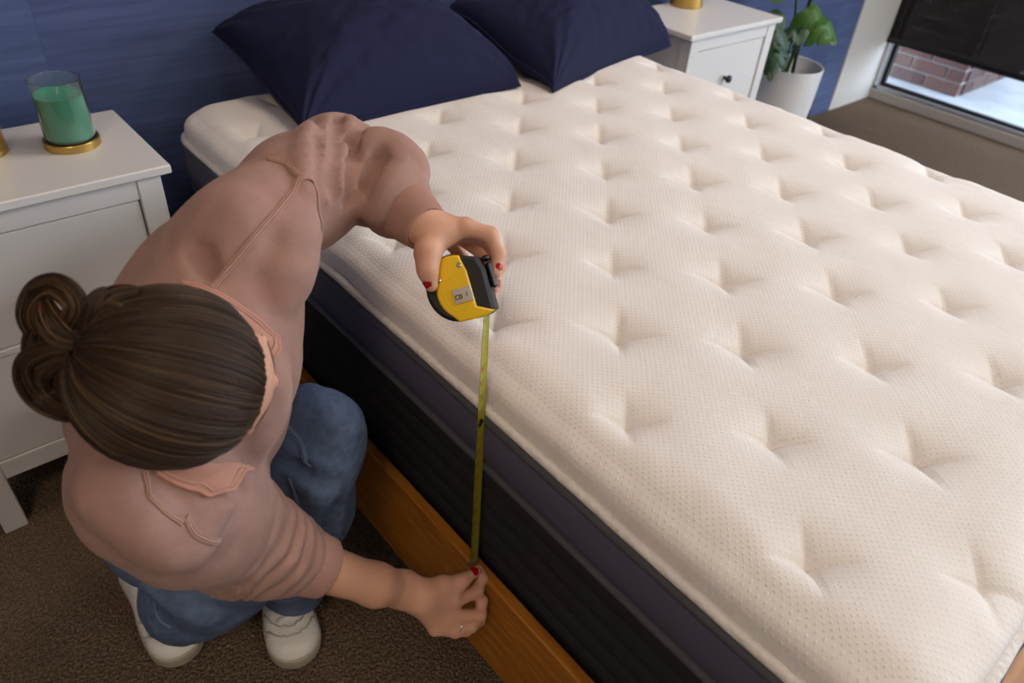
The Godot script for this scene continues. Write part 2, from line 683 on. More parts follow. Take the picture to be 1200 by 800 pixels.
func make_materials() -> void:
	M.paint = mat(Color(0.85, 0.845, 0.84), 0.38)
	M.knob = mat(Color(0.13, 0.14, 0.17), 0.4, 0.3)
	M.gold = mat(Color(0.78, 0.65, 0.36), 0.34, 0.95)
	M.wax = mat(Color(0.20, 0.64, 0.50), 0.45)
	M.wax.subsurf_scatter_enabled = true
	M.wax.subsurf_scatter_strength = 0.25
	M.wick = mat(Color(0.75, 0.72, 0.66), 0.9)
	M.jar = mat(Color(1, 1, 1, 0.02), 0.02)
	M.jar.refraction_enabled = true
	M.jar.refraction_scale = 0.05
	M.pot = mat(Color(0.84, 0.84, 0.84), 0.5)
	M.soil = mat(Color(0.12, 0.09, 0.07), 0.95)
	M.black = mat(Color(0.03, 0.03, 0.035), 0.5)
	M.stem = mat(Color(0.30, 0.42, 0.16), 0.5)
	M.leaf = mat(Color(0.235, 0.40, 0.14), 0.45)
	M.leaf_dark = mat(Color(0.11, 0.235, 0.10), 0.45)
	for k in ["leaf", "leaf_dark"]:
		M[k].backlight_enabled = true
		M[k].backlight = Color(0.12, 0.25, 0.05)
	M.navy = mat(Color(0.105, 0.120, 0.235), 0.85, 0.0, 0.3)
	M.navy.rim_enabled = true
	M.navy.rim = 0.35
	M.navy.rim_tint = 0.7
	relief(M.navy, noise_tex(0.25, Color.BLACK, Color.WHITE, 256, 256, 51), 0.04)
	tri(M.navy, Vector3(9, 9, 9))
	M.knit = mat(Color(0.905, 0.886, 0.872), 0.85, 0.0, 0.25)
	M.knit.rim_enabled = true
	M.knit.rim = 0.25
	relief(M.knit, knit_image(), -0.065)
	M.pipe = mat(Color(0.88, 0.86, 0.84), 0.85, 0.0, 0.25)
	relief(M.pipe, noise_tex(0.06, Color.BLACK, Color.WHITE, 128, 128, 52), 0.25)
	tri(M.pipe, Vector3(9, 9, 9))
	M.binding = mat(Color(0.30, 0.305, 0.34), 0.7)
	M.band = mat(Color(0.42, 0.42, 0.51), 0.85, 0.0, 0.3)
	M.band.albedo_texture = noise_tex(0.30, Color(0.66, 0.66, 0.68), Color(1, 1, 1), 256, 256, 53, 2)
	relief(M.band, weave_image(16, 16), 0.03)
	M.border = mat(Color(0.165, 0.168, 0.18), 0.85, 0.0, 0.3)
	relief(M.border, weave_image(16, 16), 0.03)
	M.wood = wood_mat()
	M.skin = mat(Color(0.80, 0.61, 0.515), 0.48, 0.0, 0.4)
	M.skin.subsurf_scatter_enabled = true
	M.skin.subsurf_scatter_strength = 0.12
	relief(M.skin, noise_tex(0.2, Color.BLACK, Color.WHITE, 256, 256, 60), 0.012)
	tri(M.skin, Vector3(14, 14, 14))
	M.eye_white = mat(Color(0.86, 0.84, 0.82), 0.2)
	M.iris = mat(Color(0.12, 0.08, 0.05), 0.2)
	M.polish = mat(Color(0.62, 0.03, 0.09), 0.22)
	M.fleece = mat(Color(0.66, 0.525, 0.485), 0.9, 0.0, 0.2)
	M.fleece.rim_enabled = true
	M.fleece.rim = 0.35
	M.fleece.albedo_texture = noise_tex(0.012, Color(0.90, 0.89, 0.89), Color(1, 1, 1), 256, 256, 71, 3)
	relief(M.fleece, noise_tex(0.30, Color.BLACK, Color.WHITE, 256, 256, 72, 3), 0.05)
	tri(M.fleece, Vector3(7, 7, 7))
	M.rib = mat(Color(0.66, 0.515, 0.475), 0.9, 0.0, 0.2)
	M.fleece_seam = mat(Color(0.69, 0.55, 0.505), 0.9, 0.0, 0.2)
	M.fleece_collar = mat(Color(0.71, 0.525, 0.465), 0.9, 0.0, 0.2)
	relief(M.fleece_collar, M.fleece.heightmap_texture, 0.05)
	tri(M.fleece_collar, Vector3(7, 7, 7))
	M.denim = mat(Color(0.44, 0.51, 0.625), 0.85, 0.0, 0.25)
	M.denim.albedo_texture = noise_tex(0.02, Color(0.72, 0.74, 0.78), Color(1, 1, 1), 512, 512, 81, 5)
	relief(M.denim, noise_tex(0.35, Color.BLACK, Color.WHITE, 256, 256, 82, 2), 0.05)
	tri(M.denim, Vector3(5, 5, 5))
	M.denim_seam = mat(Color(0.44, 0.50, 0.60), 0.85)
	M.hair_base = mat(Color(0.12, 0.085, 0.06), 0.6, 0.0, 0.3)
	M.brow = mat(Color(0.36, 0.25, 0.18), 0.7)
	M.hair = mat(Color(1, 1, 1), 0.46, 0.0, 0.4)
	M.hair.vertex_color_use_as_albedo = true
	M.hair_tie = mat(Color(0.16, 0.105, 0.10), 0.8)
	M.leather = mat(Color(0.88, 0.87, 0.85), 0.45)
	M.sole = mat(Color(0.68, 0.645, 0.57), 0.6)
	M.overlay = mat(Color(0.72, 0.70, 0.67), 0.5)
	M.lace = mat(Color(0.74, 0.73, 0.71), 0.85)
	M.silver = mat(Color(0.80, 0.79, 0.76), 0.22, 1.0)
	M.steel = mat(Color(0.78, 0.76, 0.72), 0.32, 0.9)
	M.rubber = mat(Color(0.075, 0.08, 0.085), 0.6)
	M.black_gloss = mat(Color(0.03, 0.03, 0.035), 0.28)
	M.yellow = mat(Color(0.95, 0.78, 0.03), 0.32)
	M.blade = mat(Color(1, 1, 1), 0.35)
	M.blade.albedo_texture = blade_image()


# ---------------------------------------------------------------- materials
func mat(c: Color, rough := 0.6, metal := 0.0, spec := 0.5) -> StandardMaterial3D:
	var m := StandardMaterial3D.new()
	m.albedo_color = c
	m.roughness = rough
	m.metallic = metal
	m.metallic_specular = spec
	return m


func noise_tex(freq: float, lo: Color, hi: Color, w := 256, h := 256, seed_no := 1, oct := 4, kind := FastNoiseLite.TYPE_SIMPLEX_SMOOTH) -> NoiseTexture2D:
	var n := FastNoiseLite.new()
	n.noise_type = kind
	n.frequency = freq
	n.seed = seed_no
	n.fractal_octaves = oct
	var g := Gradient.new()
	g.set_color(0, lo)
	g.set_color(1, hi)
	var t := NoiseTexture2D.new()
	t.width = w
	t.height = h
	t.seamless = true
	t.noise = n
	t.color_ramp = g
	return t


func relief(m: StandardMaterial3D, t: Texture2D, cm: float) -> StandardMaterial3D:
	m.heightmap_enabled = true
	m.heightmap_texture = t
	m.heightmap_scale = cm
	return m


func tri(m: StandardMaterial3D, scale: Vector3) -> StandardMaterial3D:
	m.uv1_triplanar = true
	m.uv1_world_triplanar = true
	m.uv1_scale = scale
	return m


# the knit of the mattress top: staggered little ovals
func knit_image() -> ImageTexture:
	var im := Image.create(128, 128, false, Image.FORMAT_RGB8)
	for y in 128:
		for x in 128:
			var best := 0.0
			for q in [Vector2(32, 32), Vector2(96, 96), Vector2(32, 160), Vector2(96, -32), Vector2(160, 32), Vector2(-32, 96)]:
				var d := Vector2((x - q.x) / 27.0, (y - q.y) / 31.0)
				var a := absf(d.x) + absf(d.y)
				var r := lerpf(d.length(), a, 0.35)
				best = maxf(best, clampf(1.0 - r, 0.0, 1.0))
			var h := smoothstep(0.0, 0.8, best)
			h += 0.06 * sin(x * TAU / 8.0) * sin(y * TAU / 16.0)
			h = clampf(0.1 + 0.85 * h, 0.0, 1.0)
			im.set_pixel(x, y, Color(h, h, h))
	return ImageTexture.create_from_image(im)


func weave_image(nx: float, ny: float, deep := 1.0) -> ImageTexture:
	var im := Image.create(128, 128, false, Image.FORMAT_RGB8)
	for y in 128:
		for x in 128:
			var a := sin(x * TAU * nx / 128.0)
			var b := sin(y * TAU * ny / 128.0)
			var h := 0.5 + 0.25 * deep * (a * (1.0 if b > 0.0 else -1.0) + absf(b) - 0.5)
			im.set_pixel(x, y, Color(h, h, h))
	return ImageTexture.create_from_image(im)


# grasscloth: long thin sideways fibres of slightly different blues
func grasscloth_image(seed_no: int) -> Image:
	var im := Image.create(512, 512, false, Image.FORMAT_RGB8)
	var n := FastNoiseLite.new()
	n.seed = seed_no
	n.frequency = 0.02
	n.fractal_octaves = 3
	var f := FastNoiseLite.new()
	f.seed = seed_no + 5
	f.frequency = 0.05
	for y in 512:
		for x in 512:
			var v := 0.55 * n.get_noise_2d(x * 0.22, y * 6.0) + 0.35 * f.get_noise_2d(x * 0.10, y * 1.2 + sin(x * 0.012) * 4.0) + 0.22 * n.get_noise_2d(x * 0.9 + 900.0, y * 9.0)
			v = clampf(0.5 + 0.75 * v, 0.0, 1.0)
			im.set_pixel(x, y, Color(v, v, v))
	return im


func grass_mat(seed_no: int, tone: Color) -> StandardMaterial3D:
	var g := grasscloth_image(seed_no)
	var c := Image.create(512, 512, false, Image.FORMAT_RGB8)
	for y in 512:
		for x in 512:
			var v := g.get_pixel(x, y).r
			var q := Color(0.74, 0.76, 0.80).lerp(Color(1, 1, 1), v)
			if v > 0.86:
				q = q.lerp(Color(1.0, 0.95, 0.9), 0.5)
			c.set_pixel(x, y, q)
	var m := mat(tone, 0.75)
	m.albedo_texture = ImageTexture.create_from_image(c)
	relief(m, ImageTexture.create_from_image(g), 0.08)
	m.uv1_scale = Vector3(1, 1, 1)
	return m


func wood_mat() -> StandardMaterial3D:
	var im := Image.create(512, 256, false, Image.FORMAT_RGB8)
	var n := FastNoiseLite.new()
	n.seed = 77
	n.frequency = 0.012
	n.fractal_octaves = 4
	for y in 256:
		for x in 512:
			var w := n.get_noise_2d(x * 0.35, y * 3.0)
			var ring := 0.5 + 0.5 * sin((y * 0.16 + w * 9.0))
			var fine := 0.5 + 0.5 * n.get_noise_2d(x * 1.5 + 300.0, y * 22.0)
			var v := 0.55 * ring + 0.45 * fine
			im.set_pixel(x, y, Color(0.80, 0.72, 0.62).lerp(Color(1, 1, 1), v))
	var m := mat(Color(0.74, 0.49, 0.165), 0.42)
	m.albedo_texture = ImageTexture.create_from_image(im)
	return m


# ---------------------------------------------------------------- the room
const XW := 3.93      # the window wall
const ZW := -0.01     # the blue wall behind the bed
const TOP := 2.75

func plane_uv(w: float, h: float, ax: Vector3, ay: Vector3, at: Vector3, depth: float, tile: float) -> ArrayMesh:
	# a slab whose front face carries texture coordinates in metres / tile
	var m := MB.new()
	var out := ax.cross(ay)
	var p := [at, at + ax * w, at + ax * w + ay * h, at + ay * h]
	m.poly(p, out)
	var q := [Vector2(0, h), Vector2(w, h), Vector2(w, 0), Vector2(0, 0)]
	for k in 4:
		m.uv[k] = q[k] / tile
	var back := []
	for k in 4:
		back.append(p[k] - out * depth)
	m.poly(back, -out)
	for k in 4:
		var k2 := (k + 1) % 4
		var mid: Vector3 = (p[k] + p[k2]) * 0.5 - (at + ax * w * 0.5 + ay * h * 0.5)
		m.poly([p[k], p[k2], back[k2], back[k]], mid)
	return m.done()


func build_room() -> void:
	# carpet
	var cm := mat(Color(0.605, 0.52, 0.44), 0.95, 0.0, 0.15)
	cm.albedo_texture = noise_tex(0.16, Color(0.42, 0.40, 0.38), Color(1, 1, 1), 512, 512, 3, 3)
	cm.rim_enabled = true
	cm.rim = 0.2
	relief(cm, noise_tex(0.11, Color.BLACK, Color.WHITE, 512, 512, 4, 3), 0.9)
	tri(cm, Vector3(1.9, 1.9, 1.9))
	struct("floor", box_mesh(Vector3(0.2, -0.05, 2.9), Vector3(7.6, 0.1, 6.2), 0.0), cm)
	var white := mat(Color(0.84, 0.83, 0.81), 0.8)
	relief(white, noise_tex(0.06, Color.BLACK, Color.WHITE, 256, 256, 9), 0.03)
	tri(white, Vector3(3, 3, 3))
	struct("ceiling", box_mesh(Vector3(0.2, TOP + 0.06, 2.9), Vector3(7.6, 0.12, 6.2), 0.0), white)
	# blue wall: the plaster, and the strips of paper on it
	var wb := struct("wall_back", box_mesh(Vector3(0.14, TOP * 0.5, ZW - 0.075), Vector3(7.5, TOP, 0.14), 0.0), white)
	var blue := [grass_mat(21, Color(0.345, 0.415, 0.595)), grass_mat(48, Color(0.315, 0.375, 0.555))]
	var x0 := -3.6
	var edges := [-3.6, -2.52, -1.36, -0.20, 0.96, 2.12, 3.28, 3.49]
	for k in edges.size() - 1:
		var w: float = edges[k + 1] - edges[k] - 0.0003
		obj("wallpaper_strip", plane_uv(w, TOP, Vector3.RIGHT, Vector3.UP, Vector3(edges[k], 0, ZW), 0.0035, 1.16), blue[k % 2], wb)
	var plain := mat(Color(0.83, 0.82, 0.80), 0.7)
	struct("trim_1", box_mesh(Vector3((3.49 + XW + 0.1) * 0.5, TOP * 0.5, ZW - 0.004), Vector3(XW + 0.1 - 3.49, TOP, 0.02), 0.002), plain)
	struct("wall_left", box_mesh(Vector3(-3.62, TOP * 0.5, 2.9), Vector3(0.14, TOP, 6.2), 0.0), white)
	struct("wall_front", box_mesh(Vector3(0.2, TOP * 0.5, 5.97), Vector3(7.6, TOP, 0.14), 0.0), white)
	# window wall: low kerb, header, mullions and panes
	var alu := mat(Color(0.80, 0.82, 0.85), 0.32, 0.85)
	var dark := mat(Color(0.045, 0.05, 0.06), 0.5)
	struct("wall_right", box_mesh(Vector3(XW + 0.07, (TOP + 2.35) * 0.5, 2.9), Vector3(0.14, TOP - 2.35, 6.2), 0.0), white)
	var beige := mat(Color(0.66, 0.64, 0.63), 0.7)
	struct("trim_2", box_mesh(Vector3(XW + 0.05, 0.028, 2.9), Vector3(0.12, 0.056, 6.0), 0.004), beige)
	struct("trim_3", box_mesh(Vector3(XW + 0.06, TOP * 0.5, -0.05), Vector3(0.12, TOP, 0.06), 0.003), plain)
	var zs := [0.0, 1.5, 3.0, 4.5, 5.9]
	var glass := mat(Color(1, 1, 1, 0.04), 0.02)
	glass.transparency = BaseMaterial3D.TRANSPARENCY_ALPHA
	for k in 4:
		var z0: float = zs[k]
		var z1: float = zs[k + 1]
		var w := Node3D.new()
		w.name = "window_%d" % (k + 1)
		w.set_meta("kind", "structure")
		add_child(w, true)
		var zc := (z0 + z1) * 0.5
		for f in [[Vector3(XW + 0.03, 0.066, zc), Vector3(0.07, 0.022, z1 - z0)], [Vector3(XW + 0.03, 2.33, zc), Vector3(0.07, 0.05, z1 - z0)], [Vector3(XW + 0.03, 1.2, z0 + 0.012), Vector3(0.07, 2.3, 0.030)], [Vector3(XW + 0.03, 1.2, z1 - 0.012), Vector3(0.07, 2.3, 0.024)]]:
			obj("window_frame", box_mesh(f[0], f[1], 0.003), alu, w)
		for f in [[Vector3(XW + 0.035, 0.084, zc), Vector3(0.03, 0.016, z1 - z0 - 0.05)], [Vector3(XW + 0.035, 1.2, z0 + 0.036), Vector3(0.03, 2.24, 0.018)], [Vector3(XW + 0.035, 1.2, z1 - 0.032), Vector3(0.03, 2.24, 0.016)]]:
			obj("gasket", box_mesh(f[0], f[1], 0.002), dark, w)
		obj("pane", box_mesh(Vector3(XW + 0.04, 1.2, zc), Vector3(0.006, 2.24, z1 - z0 - 0.07), 0.0), glass, w)
	# roller shade let down over the first window
	var sh := thing("roller_shade", "dark see-through roller shade let down over the window, stopping short of the floor", "window shade", Vector3(XW - 0.03, 0.33, 0.0))
	var cloth := mat(Color(0.055, 0.052, 0.055, 0.80), 0.85)
	cloth.transparency = BaseMaterial3D.TRANSPARENCY_ALPHA
	obj("shade_cloth", box_mesh(Vector3(0.0, 0.97, 0.72), Vector3(0.0012, 1.94, 1.50), 0.0), cloth, sh)
	obj("hem_bar", box_mesh(Vector3(0.0, 0.0, 0.72), Vector3(0.014, 0.03, 1.50), 0.004), dark, sh)
	var roll := MB.new()
	roll.tube(PackedVector3Array([Vector3(0.0, 1.96, -0.04), Vector3(0.0, 1.96, 1.48)]), 0.03, 16)
	obj("roller", roll.done(), dark, sh)
	# outside: paving, the brick pier, and a far low wall of the building
	var conc := mat(Color(0.66, 0.67, 0.68), 0.9)
	conc.albedo_texture = noise_tex(0.02, Color(0.86, 0.86, 0.86), Color(1, 1, 1), 256, 256, 14)
	relief(conc, noise_tex(0.2, Color.BLACK, Color.WHITE, 256, 256, 15), 0.1)
	tri(conc, Vector3(0.6, 0.6, 0.6))
	struct("pavement", box_mesh(Vector3(9.05, -0.07, 2.0), Vector3(10.0, 0.1, 22.0), 0.0), conc)
	build_pier()


func build_pier() -> void:
	var pier := thing("brick_pillar", "red brick pillar standing on the pavement outside the window", "pillar", Vector3(4.50, -0.02, 0.27))
	var mortar := mat(Color(0.58, 0.56, 0.545), 0.95)
	relief(mortar, noise_tex(0.2, Color.BLACK, Color.WHITE, 128, 128, 31), 0.1)
	tri(mortar, Vector3(4, 4, 4))
	var wide := 1.25
	var deep := 0.78
	obj("mortar", box_mesh(Vector3(wide * 0.5, 1.25, -deep * 0.5), Vector3(wide - 0.02, 2.5, deep - 0.02), 0.0), mortar, pier)
	var tones := [Color(0.38, 0.235, 0.225), Color(0.41, 0.265, 0.24), Color(0.33, 0.225, 0.225), Color(0.40, 0.30, 0.275)]
	var bm := []
	for t in tones:
		var m := mat(t, 0.9)
		m.albedo_texture = noise_tex(0.05, Color(0.75, 0.72, 0.72), Color(1, 1, 1), 128, 128, 33)
		relief(m, noise_tex(0.15, Color.BLACK, Color.WHITE, 128, 128, 34), 0.12)
		tri(m, Vector3(4, 4, 4))
		bm.append(m)
	var course := 0.077
	var long := 0.216
	var full := box_mesh(Vector3.ZERO, Vector3(0.06, course - 0.012, long - 0.012), 0.004)
	var half := box_mesh(Vector3.ZERO, Vector3(0.06, course - 0.012, long * 0.5 - 0.012), 0.004)
	rng.seed = 5
	for r in 19:
		var y := r * course + course * 0.5
		# side towards the room
		var z := 0.0
		while z < deep - 0.02:
			var l := long
			if z == 0.0 and r % 2 == 1:
				l = long * 0.5
			if z + l > deep + 0.001:
				l = long * 0.5
			var b := obj("brick", full if l == long else half, bm[rng.randi() % 4], pier)
			b.position = Vector3(0.026 + rng.randf_range(-0.002, 0.001), y, -z - l * 0.5)
			z += l
		# side towards the street
		var x := 0.06
		if r % 2 == 0:
			x = 0.06
		while x < wide - 0.05:
			var l := long
			if x < 0.07 and r % 2 == 0:
				l = long * 0.5
			if x + l > wide:
				l = long * 0.5
			if x + l > wide + 0.02:
				break
			var b := obj("brick", full if l == long else half, bm[rng.randi() % 4], pier)
			b.basis = Basis(Vector3.UP, PI / 2)
			b.position = Vector3(x + l * 0.5, y, -0.026 + rng.randf_range(-0.001, 0.002))
			x += l


func ceiling_lights() -> void:
	var body := mat(Color(0.9, 0.9, 0.9), 0.5)
	var glow := mat(Color(1, 1, 1), 0.4)
	glow.emission_enabled = true
	glow.emission = Color(1.0, 0.86, 0.70)
	glow.emission_energy_multiplier = 2.0
	for p in LIGHTS:
		var t := thing("ceiling_light", "square white light panel set in the ceiling over the " + str(p[4]), "ceiling light", Vector3(p[0], TOP, p[1]), "light panels in the ceiling")
		obj("frame", box_mesh(Vector3(0, -0.012, 0), Vector3(0.64, 0.024, 0.64), 0.004), body, t)
		obj("diffuser", box_mesh(Vector3(0, -0.026, 0), Vector3(0.58, 0.006, 0.58), 0.001), glow, t)
		var a := AreaLight3D.new()
		a.name = "panel_light"
		a.area_size = Vector2(0.58, 0.58)
		a.light_energy = p[2]
		a.light_color = p[3]
		a.area_range = 14.0
		a.shadow_enabled = true
		a.rotation_degrees = Vector3(-90, 0, 0)
		a.position = Vector3(0, -0.034, 0)
		t.add_child(a)


# ---------------------------------------------------------------- furniture
func nightstand(label: String, at: Vector3) -> Node3D:
	# at: the floor point below the middle of the back edge
	var t := thing("nightstand", label, "nightstand", at, "white nightstands beside the bed")
	var w := 0.522
	var d := 0.326
	var h := 0.7385
	var paint: Material = M.paint
	obj("top", box_mesh(Vector3(0, h - 0.009, d * 0.5), Vector3(w, 0.018, d), 0.0025), paint, t)
	var iw := w - 0.040
	var f := d - 0.010
	for sx in [-1.0, 1.0]:
		obj("leg", box_mesh(Vector3(sx * (iw * 0.5 - 0.0225), (h - 0.018) * 0.5, f - 0.0225), Vector3(0.045, h - 0.018, 0.045), 0.002), paint, t)
		obj("leg", box_mesh(Vector3(sx * (iw * 0.5 - 0.0225), (h - 0.018) * 0.5, 0.032), Vector3(0.045, h - 0.018, 0.045), 0.002), paint, t)
		obj("side_panel", box_mesh(Vector3(sx * (iw * 0.5 - 0.012), 0.43, (f + 0.01) * 0.5), Vector3(0.014, 0.575, f - 0.09), 0.001), paint, t)
	obj("back_panel", box_mesh(Vector3(0, 0.43, 0.018), Vector3(iw - 0.09, 0.575, 0.008), 0.001), paint, t)
	var rw := iw - 0.09
	obj("rail", box_mesh(Vector3(0, 0.6985, f - 0.014), Vector3(rw, 0.044, 0.022), 0.0015), paint, t)
	obj("rail", box_mesh(Vector3(0, 0.4375, f - 0.014), Vector3(rw, 0.014, 0.022), 0.0015), paint, t)
	obj("rail", box_mesh(Vector3(0, 0.166, f - 0.014), Vector3(rw, 0.046, 0.022), 0.0015), paint, t)
	for k in 2:
		var y0: float = [0.447, 0.191][k]
		var y1: float = [0.674, 0.428][k]
		var dr := obj("drawer", box_mesh(Vector3(0, (y0 + y1) * 0.5, f - 0.016), Vector3(rw - 0.006, y1 - y0, 0.02), 0.0015), paint, t)
		var kn := MB.new()
		kn.lathe_smooth([Vector2(0.0001, 0.0), Vector2(0.007, 0.0), Vector2(0.006, 0.008), Vector2(0.008, 0.012), Vector2(0.0125, 0.016), Vector2(0.014, 0.021), Vector2(0.0125, 0.026), Vector2(0.007, 0.029), Vector2(0.0001, 0.030)], Vector3(0, (y0 + y1) * 0.5, f - 0.006), 20, Vector3.BACK, Vector3.RIGHT)
		obj("knob", kn.done(), M.knob, dr)
	return t


func candle(at: Vector3) -> void:
	var t := thing("jar_candle", "green candle in a clear glass jar with a gold base on the near nightstand", "candle", at)
	var b := MB.new()
	b.lathe([Vector2(0.0001, 0.0), Vector2(0.0495, 0.0), Vector2(0.0505, 0.0015), Vector2(0.0505, 0.014), Vector2(0.0495, 0.0155), Vector2(0.0470, 0.0155), Vector2(0.0460, 0.006), Vector2(0.0001, 0.005)], Vector3.ZERO, 48)
	obj("tray", b.done(), M.gold, t)
	var g := MB.new()
	g.lathe_smooth([Vector2(0.0001, 0.0055), Vector2(0.040, 0.0055), Vector2(0.0440, 0.009), Vector2(0.0450, 0.020), Vector2(0.0450, 0.128), Vector2(0.0440, 0.1290), Vector2(0.0430, 0.128), Vector2(0.0429, 0.022), Vector2(0.040, 0.013), Vector2(0.0001, 0.012)], Vector3.ZERO, 48)
	obj("jar", g.done(), M.jar, t)
	var w := MB.new()
	w.lathe([Vector2(0.0001, 0.0122), Vector2(0.0395, 0.0132), Vector2(0.0428, 0.0225), Vector2(0.0428, 0.100), Vector2(0.0418, 0.1008), Vector2(0.034, 0.0995), Vector2(0.006, 0.0992), Vector2(0.0001, 0.0993)], Vector3.ZERO, 48)
	obj("wax", w.done(), M.wax, t)
	var k := MB.new()
	k.tube(spline([Vector3(0.0, 0.0985, 0.0), Vector3(0.0005, 0.106, 0.0), Vector3(0.003, 0.112, 0.001)], 4), 0.0013, 8)
	obj("wick", k.done(), M.wick, t)


func gold_cylinder(label: String, at: Vector3, r: float, h: float) -> void:
	var t := thing("gold_vase", label, "vase", at, "gold cylinders on the nightstands")
	var b := MB.new()
	b.lathe([Vector2(0.0001, 0.0), Vector2(r - 0.002, 0.0), Vector2(r, 0.002), Vector2(r, h - 0.002), Vector2(r - 0.001, h), Vector2(r - 0.004, h), Vector2(r - 0.005, h - 0.002), Vector2(r - 0.005, 0.008), Vector2(0.0001, 0.007)], Vector3.ZERO, 48)
	obj("shell", b.done(), M.gold, t)
	var band := MB.new()
	band.lathe([Vector2(r, 0.0025), Vector2(r + 0.0015, 0.0030), Vector2(r + 0.0015, 0.012), Vector2(r, 0.0125)], Vector3.ZERO, 48)
	obj("base_band", band.done(), M.gold, t)


func leaf_mesh(len_: float, wide: float, droop: float, holes: int, fold: float) -> ArrayMesh:
	# a swiss-cheese leaf: heart-shaped, slit from the edge towards the midrib between its veins
	var m := MB.new()
	var steps := 44
	for side in [-1.0, 1.0]:
		var rows := []
		for i in steps + 1:
			var t := float(i) / steps
			var w := wide * pow(sin(PI * pow(t * 0.94 + 0.05, 0.62)), 0.85) * (1.0 - 0.25 * t)
			var back := 0.16 * len_ * (1.0 - smoothstep(0.0, 0.22, t))
			# slits
			var slit := 0.0
			var ph := fposmod(t * holes + 0.15, 1.0)
			if t > 0.20 and t < 0.93:
				slit = smoothstep(0.13, 0.0, absf(ph - 0.5)) * 0.62
			w *= 1.0 - slit
			var row := PackedVector3Array()
			for j in 6:
				var s := float(j) / 5.0
				var x: float = w * s * side
				var z: float = t * len_ - back * s * s + 0.14 * len_ * s * s * (0.4 + t)
				var y: float = -droop * (z / len_) * (z / len_) * len_ + fold * absf(x) - 1.6 * x * x / wide * 0.8 + 0.006 * sin(t * 9.0 * holes * 0.25 + s * 3.0)
				row.append(Vector3(x, y, z))
			rows.append(row)
		var top := rows
		var low := []
		for row in rows:
			var q := PackedVector3Array()
			for p in row:
				q.append(p - Vector3(0, 0.0016, 0))
			low.append(q)
		m.grid(top, false, false, side > 0.0)
		m.grid(low, false, false, side < 0.0)
		var e1 := PackedVector3Array()
		var e2 := PackedVector3Array()
		for i in steps + 1:
			e1.append(top[i][5])
			e2.append(low[i][5])
		m.grid([e1, e2], false, false, side > 0.0)
	return m.done()


func potted_plant(at: Vector3) -> void:
	var t := thing("potted_plant", "green split-leaf plant in a white pot beside the far nightstand", "plant", at)
	var p := MB.new()
	var r := 0.150
	p.lathe_smooth([Vector2(0.0001, 0.10), Vector2(r * 0.80, 0.10), Vector2(r * 0.86, 0.104), Vector2(r * 0.97, 0.30), Vector2(r, 0.452), Vector2(r - 0.004, 0.456), Vector2(r - 0.010, 0.452), Vector2(r - 0.016, 0.36), Vector2(0.0001, 0.352)], Vector3.ZERO, 48)
	obj("pot", p.done(), M.pot, t)
	var s := MB.new()
	s.lathe([Vector2(0.0001, 0.365), Vector2(r - 0.017, 0.360)], Vector3.ZERO, 24)
	obj("soil", s.done(), M.soil, t)
	for k in 3:
		var a := 0.62 + TAU * k / 3.0
		var d := Vector3(cos(a), 0, sin(a))
		var l := MB.new()
		l.box(d * (r + 0.006) + Vector3(0, 0.15, 0), Vector3(0.020, 0.30, 0.016), 0.002, Basis(Vector3.UP, -a))
		l.box(d * (r * 0.75) + Vector3(0, 0.088, 0), Vector3(r * 0.6, 0.018, 0.016), 0.002, Basis(Vector3.UP, -a))
		obj("stand_leg", l.done(), M.black, t)
	# stems and leaves: foot in the soil, tip of the stem, heading and size of the leaf
	var set := LEAVES
	for q in set:
		var tip: Vector3 = q[0]
		var st := MB.new()
		var foot := Vector3(tip.x * 0.12, 0.35, tip.z * 0.12)
		st.tube(bez(foot, foot + Vector3(0, (tip.y - 0.35) * 0.55, 0), tip + Vector3(-tip.x * 0.25, -0.08, -tip.z * 0.2), tip, 10), 0.0055, 8)
		obj("stem", st.done(), M.stem, t)
		var dir: Vector3 = (q[1] as Vector3).normalized()
		var up: Vector3 = (q[2] as Vector3)
		up = (up - dir * up.dot(dir)).normalized()
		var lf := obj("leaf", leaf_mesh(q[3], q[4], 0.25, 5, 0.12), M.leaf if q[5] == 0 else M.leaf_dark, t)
		lf.transform = Transform3D(Basis(up.cross(dir), up, dir), tip)
	var cane := MB.new()
	cane.tube(spline([Vector3(0.03, 0.35, 0.02), Vector3(0.035, 0.62, 0.0), Vector3(0.03, 0.95, -0.01)], 6), 0.008, 10)
	obj("support_stick", cane.done(), M.black, t)


# ---------------------------------------------------------------- pillows
# the rim of a pillow sinks onto the mattress, less so on the side that leans to the wall
func sag(u: float, v: float) -> float:
	var s := maxf(absf(u) * 0.9, maxf(-v, 0.0))
	return -0.072 * pow(s, 2.4) * (1.0 - 0.9 * smoothstep(-0.3, 0.9, v))


